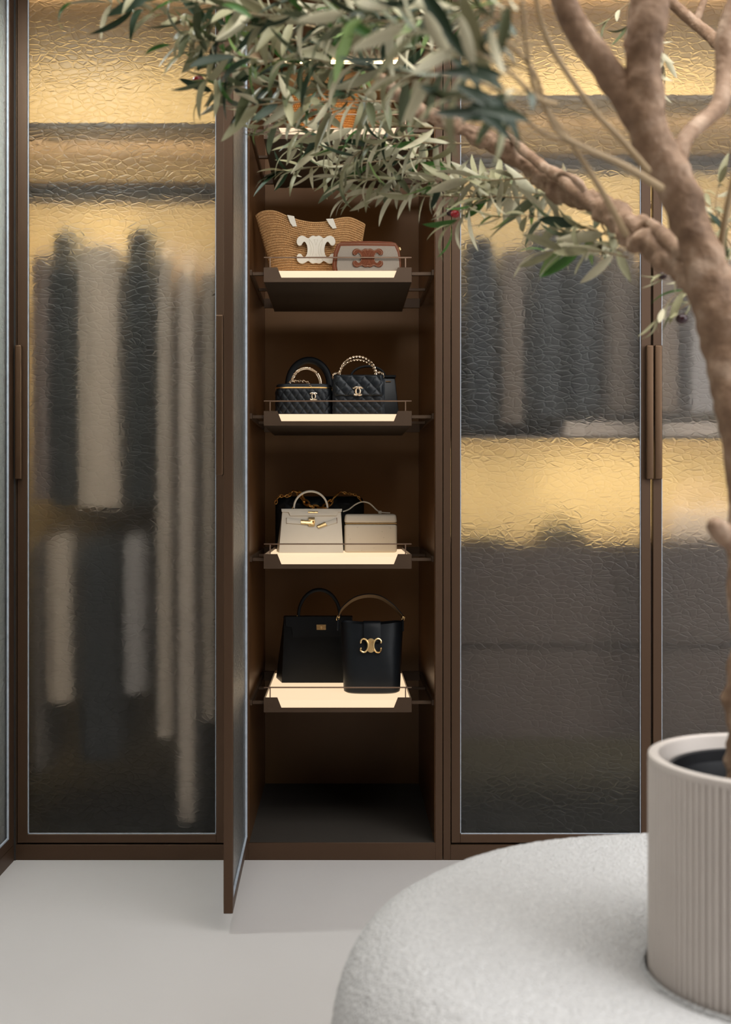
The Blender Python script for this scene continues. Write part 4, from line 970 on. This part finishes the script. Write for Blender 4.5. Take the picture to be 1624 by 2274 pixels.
# lower tier (nearly in focus)
for P, mx in (([(1300, 450, 2.0), (1180, 428, 2.2), (1060, 392, 2.4), (960, 360, 2.5), (890, 325, 2.55)], SAGE),
          ([(1190, 440, 2.1), (1060, 436, 2.3), (960, 436, 2.45), (880, 430, 2.5), (830, 425, 2.55), (770, 440, 2.6)], SAGE),
          ([(980, 350, 2.4), (880, 355, 2.5), (780, 365, 2.55), (690, 372, 2.6), (625, 382, 2.6)], SAGE),
          ([(1060, 320, 2.3), (940, 318, 2.4), (830, 322, 2.45), (730, 325, 2.5), (650, 330, 2.5)], SAGE),
          ([(1020, 290, 2.3), (900, 280, 2.35), (780, 285, 2.4), (680, 290, 2.4), (590, 300, 2.4)], SAGE),
          ([(960, 260, 2.3), (850, 240, 2.3), (740, 245, 2.3), (640, 262, 2.3), (560, 285, 2.3)], SAGE),
          ([(1395, 540, 1.85), (1330, 515, 1.95), (1250, 490, 2.05), (1180, 480, 2.1), (1100, 482, 2.15)], SAGE),
          ([(1100, 435, 2.2), (1060, 450, 2.25), (1030, 480, 2.3), (1000, 500, 2.3)], SAGE),
          ([(1395, 572, 1.85), (1340, 560, 1.9), (1270, 555, 1.95), (1200, 560, 2.0)], SAGE),
          ([(1385, 560, 1.85), (1340, 545, 1.95), (1280, 530, 2.0)], SAGE),
          ([(1180, 395, 2.1), (1100, 400, 2.2), (1020, 400, 2.3), (930, 405, 2.4)], SAGE),
          ([(1000, 390, 2.4), (900, 395, 2.5), (820, 400, 2.5), (740, 395, 2.55)], SAGE),
          ([(930, 300, 2.3), (850, 310, 2.35), (790, 345, 2.4), (760, 390, 2.4)], SAGE)):
    twig(P, mix=mx, dens=.8)
twig([(690, 372, 2.6), (640, 378, 2.6), (610, 378, 2.6)], mix=SAGE, dens=.7)
# upper left tier
for P, mx in (([(830, 140, 2.3), (700, 100, 2.2), (560, 70, 2.1), (430, 45, 2.05), (310, 20, 2.0), (230, 5, 2.0)], MIDM),
          ([(850, 165, 2.3), (720, 150, 2.2), (600, 135, 2.1), (500, 120, 2.05), (430, 112, 2.0)], MIDM),
          ([(870, 200, 2.3), (750, 200, 2.2), (640, 195, 2.15), (540, 190, 2.1), (460, 205, 2.1)], MIDM),
          ([(890, 225, 2.3), (780, 225, 2.2), (680, 225, 2.15), (600, 230, 2.1), (530, 240, 2.1)], MIDM),
          ([(700, 60, 2.1), (560, 30, 2.0), (420, 0, 1.95), (290, -20, 1.9)], MIDM),
          ([(640, 100, 2.1), (540, 95, 2.1), (470, 85, 2.05), (415, 75, 2.0)], MIDM),
          ([(620, 130, 2.1), (550, 150, 2.05), (500, 165, 2.05), (455, 180, 2.0)], MIDM),
          ([(1000, 120, 1.9), (880, 90, 1.9), (760, 60, 1.9), (640, 40, 1.9), (520, 20, 1.9)], MIDM),
          ([(1050, 60, 1.8), (920, 40, 1.8), (780, 10, 1.8), (640, -15, 1.8)], MIDM),
          ([(1000, 170, 1.9), (880, 160, 1.9), (760, 140, 1.9), (650, 130, 1.9)], MIDM),
          ([(760, 110, 2.2), (700, 130, 2.2), (640, 160, 2.2), (600, 200, 2.2)], MIDM)):
    twig(P, mix=mx, Ls=(.065, .10), dens=.75)
# near, blurred, dark
for P in ([(1180, 160, 1.34), (1090, 120, 1.32), (1000, 90, 1.3), (900, 60, 1.3), (800, 40, 1.3)],
          [(1160, 60, 1.34), (1060, 30, 1.34), (960, 0, 1.34), (860, -20, 1.34)],
          [(1190, 210, 1.34), (1120, 200, 1.3), (1050, 210, 1.28), (990, 220, 1.27)],
          [(1180, 190, 1.34), (1140, 230, 1.34), (1110, 255, 1.32)],
          [(1120, 110, 1.4), (1040, 140, 1.42), (960, 170, 1.45), (880, 180, 1.5)],
          [(1175, 110, 1.36), (1120, 60, 1.4), (1060, 0, 1.4), (1020, -40, 1.4)],
          [(1190, 30, 1.34), (1130, 10, 1.34), (1080, -30, 1.34)]):
    twig(P, mix=DARK, Ls=(.06, .085), dens=.7, f0=.05)
# random filler between x 430..1150, above the limb line
for i in range(12):
    x0_ = R.uniform(820, 1160); y0_ = R.uniform(-10, min(130, 40+(x0_-700)*.2)); d0 = R.uniform(1.6, 2.3); ln = R.uniform(180, 330); sl = R.uniform(-.25, .22)
    twig([(x0_, y0_, d0), (x0_-ln*.5, y0_+ln*.5*sl-6, d0+.03), (x0_-ln, y0_+ln*sl+6, d0+.05)], r0=1.8, mix=MIDM, dens=.75)
# big blurred leaves close to the lens
for (px, py, d, ang, Lp, k, v) in ((1010, 190, 1.22, -28, 190, 'leaf_dark', 3), (1090, 235, 1.2, -30, 180, 'leaf_dark', 1), (1050, 150, 1.24, -12, 170, 'leaf_dark', 3), (980, 60, 1.22, -50, 140, 'leaf_dark', 1),
        (960, 250, 1.24, -8, 160, 'leaf_dark', 0), (1120, 170, 1.22, 170, 170, 'leaf_dark', 1), (1180, 270, 1.2, 165, 150, 'leaf_dark', 3), (860, 130, 1.3, 190, 130, 'leaf_dark', 0), (1060, 205, 1.2, -20, 130, 'leaf_dark', 3),
        (1020, 30, 1.2, -70, 150, 'leaf_sage', 1), (940, 20, 1.25, -60, 150, 'leaf_sage', 0), (900, 60, 1.25, 200, 150, 'leaf_sage', 3), (1090, 60, 1.2, -80, 140, 'leaf_sage', 1), (870, 20, 1.25, 170, 140, 'leaf_sage', 1),
        (770, 30, 1.4, 190, 130, 'leaf_sage', 0), (1130, 10, 1.2, -100, 130, 'leaf_mid', 1), (1010, 110, 1.22, -150, 140, 'leaf_sage', 3), (840, 90, 1.3, 150, 120, 'leaf_green', 1), (560, 40, 1.6, 140, 110, 'leaf_green', 1), (1030, 170, 1.2, -5, 120, 'leaf_dark', 1), (1040, 225, 1.24, -35, 150, 'leaf_dark', 1), (1010, 260, 1.26, 5, 150, 'leaf_dark', 3), (1100, 210, 1.22, -48, 120, 'leaf_dark', 1), (1000, 130, 1.25, -30, 140, 'leaf_dark', 3), (930, 190, 1.3, -20, 120, 'leaf_dark', 1),
        (420, 150, 1.9, 25, 130, 'leaf_dark', 1), (560, 130, 1.9, 195, 120, 'leaf_dark', 0), (440, 160, 2.0, 80, 60, 'leaf_dark', 0), (160, 5, 1.9, 200, 100, 'leaf_green', 1), (380, 100, 2.0, 185, 80, 'leaf_green', 0)):
    a = math.radians(ang); dd = Vector((math.cos(a), R.uniform(-.25, .25), math.sin(a)))
    add_leaf(WD(px, py, d), dd, Vector((R.uniform(-.3, .3), -1 if k != 'leaf_sage' else 1, .35)), Lp*.9*d/F, k)
# right-hand clusters
for P in ([(1400, -20, 2.3), (1405, 30, 2.3), (1392, 60, 2.3)], [(1420, -10, 2.3), (1380, 20, 2.3), (1352, 45, 2.3)],
          [(1440, 60, 2.2), (1455, 120, 2.25), (1462, 170, 2.25), (1468, 200, 2.25)], [(1470, 90, 2.25), (1475, 120, 2.25), (1470, 150, 2.25)],
          [(1640, 640, 2.0), (1560, 640, 2.0), (1500, 655, 2.0), (1455, 715, 2.0)], [(1600, 610, 2.0), (1530, 600, 2.0), (1480, 612, 2.0)],
          [(1560, 660, 2.0), (1520, 680, 2.0), (1490, 700, 2.0)],
          [(1660, 600, 2.0), (1610, 520, 2.0), (1590, 460, 2.0), (1600, 400, 2.0)], [(1640, 520, 2.1), (1600, 480, 2.1), (1570, 450, 2.1)], [(1650, 560, 2.1), (1590, 560, 2.1), (1545, 540, 2.1)],
          [(1640, 760, 1.9), (1610, 620, 1.9), (1625, 560, 1.9)]):
    twig(P, mix=(.7, .25, .03, .02), dens=.62, Ls=(.045, .065), droop=.8)
obj('twigs', TW, M['stem'], tree, kind='stuff', angle=180)
LEAVES.sort(key=lambda a: -a[0])
off = OFF[tree]; inv = Matrix.Translation(-off)
for (_, mt, k, v) in LEAVES[:300]:
    o = bpy.data.objects.new('leaf', LM[k][v]); COL.objects.link(o); o.parent = tree; o.matrix_basis = inv @ mt
# remaining leaves: one joined part per look
verts = []; faces = []; mi = []
for (_, mt, k, v) in LEAVES[300:]:
    me = LM[k][v]; b0 = len(verts); m2 = inv @ mt
    verts += [m2 @ x.co for x in me.vertices]
    for p in me.polygons: faces.append([b0+i for i in p.vertices]); mi.append(MK.index(k))
me = bpy.data.meshes.new('foliage'); me.from_pydata([tuple(x) for x in verts], [], faces)
for k in MK: me.materials.append(M[k])
me.polygons.foreach_set('material_index', mi); me.polygons.foreach_set('use_smooth', [True]*len(faces)); me.update()
o = bpy.data.objects.new('foliage', me); COL.objects.link(o); o.parent = tree; o['kind'] = 'stuff'
print('LEAVES', len(LEAVES))
for (px, py, d, mk, r) in ((441, 181, 2.1, 'olive_red', 13), (1004, 470, 2.3, 'olive', 12), (1011, 475, 2.285, 'olive_red', 9), (1515, 708, 2.0, 'olive', 12), (1472, 612, 2.0, 'olive', 9)):
    c = WD(px, py, d); bm = bmesh.new(); bmesh.ops.create_uvsphere(bm, u_segments=16, v_segments=10, radius=r*d/F)
    for v in bm.verts: v.co = Vector((v.co.x*1.15, v.co.y, v.co.z*.95))+c
    obj('olive_fruit', bm, M[mk], tree, label='glossy red olive' if mk == 'olive_red' else 'glossy black olive')
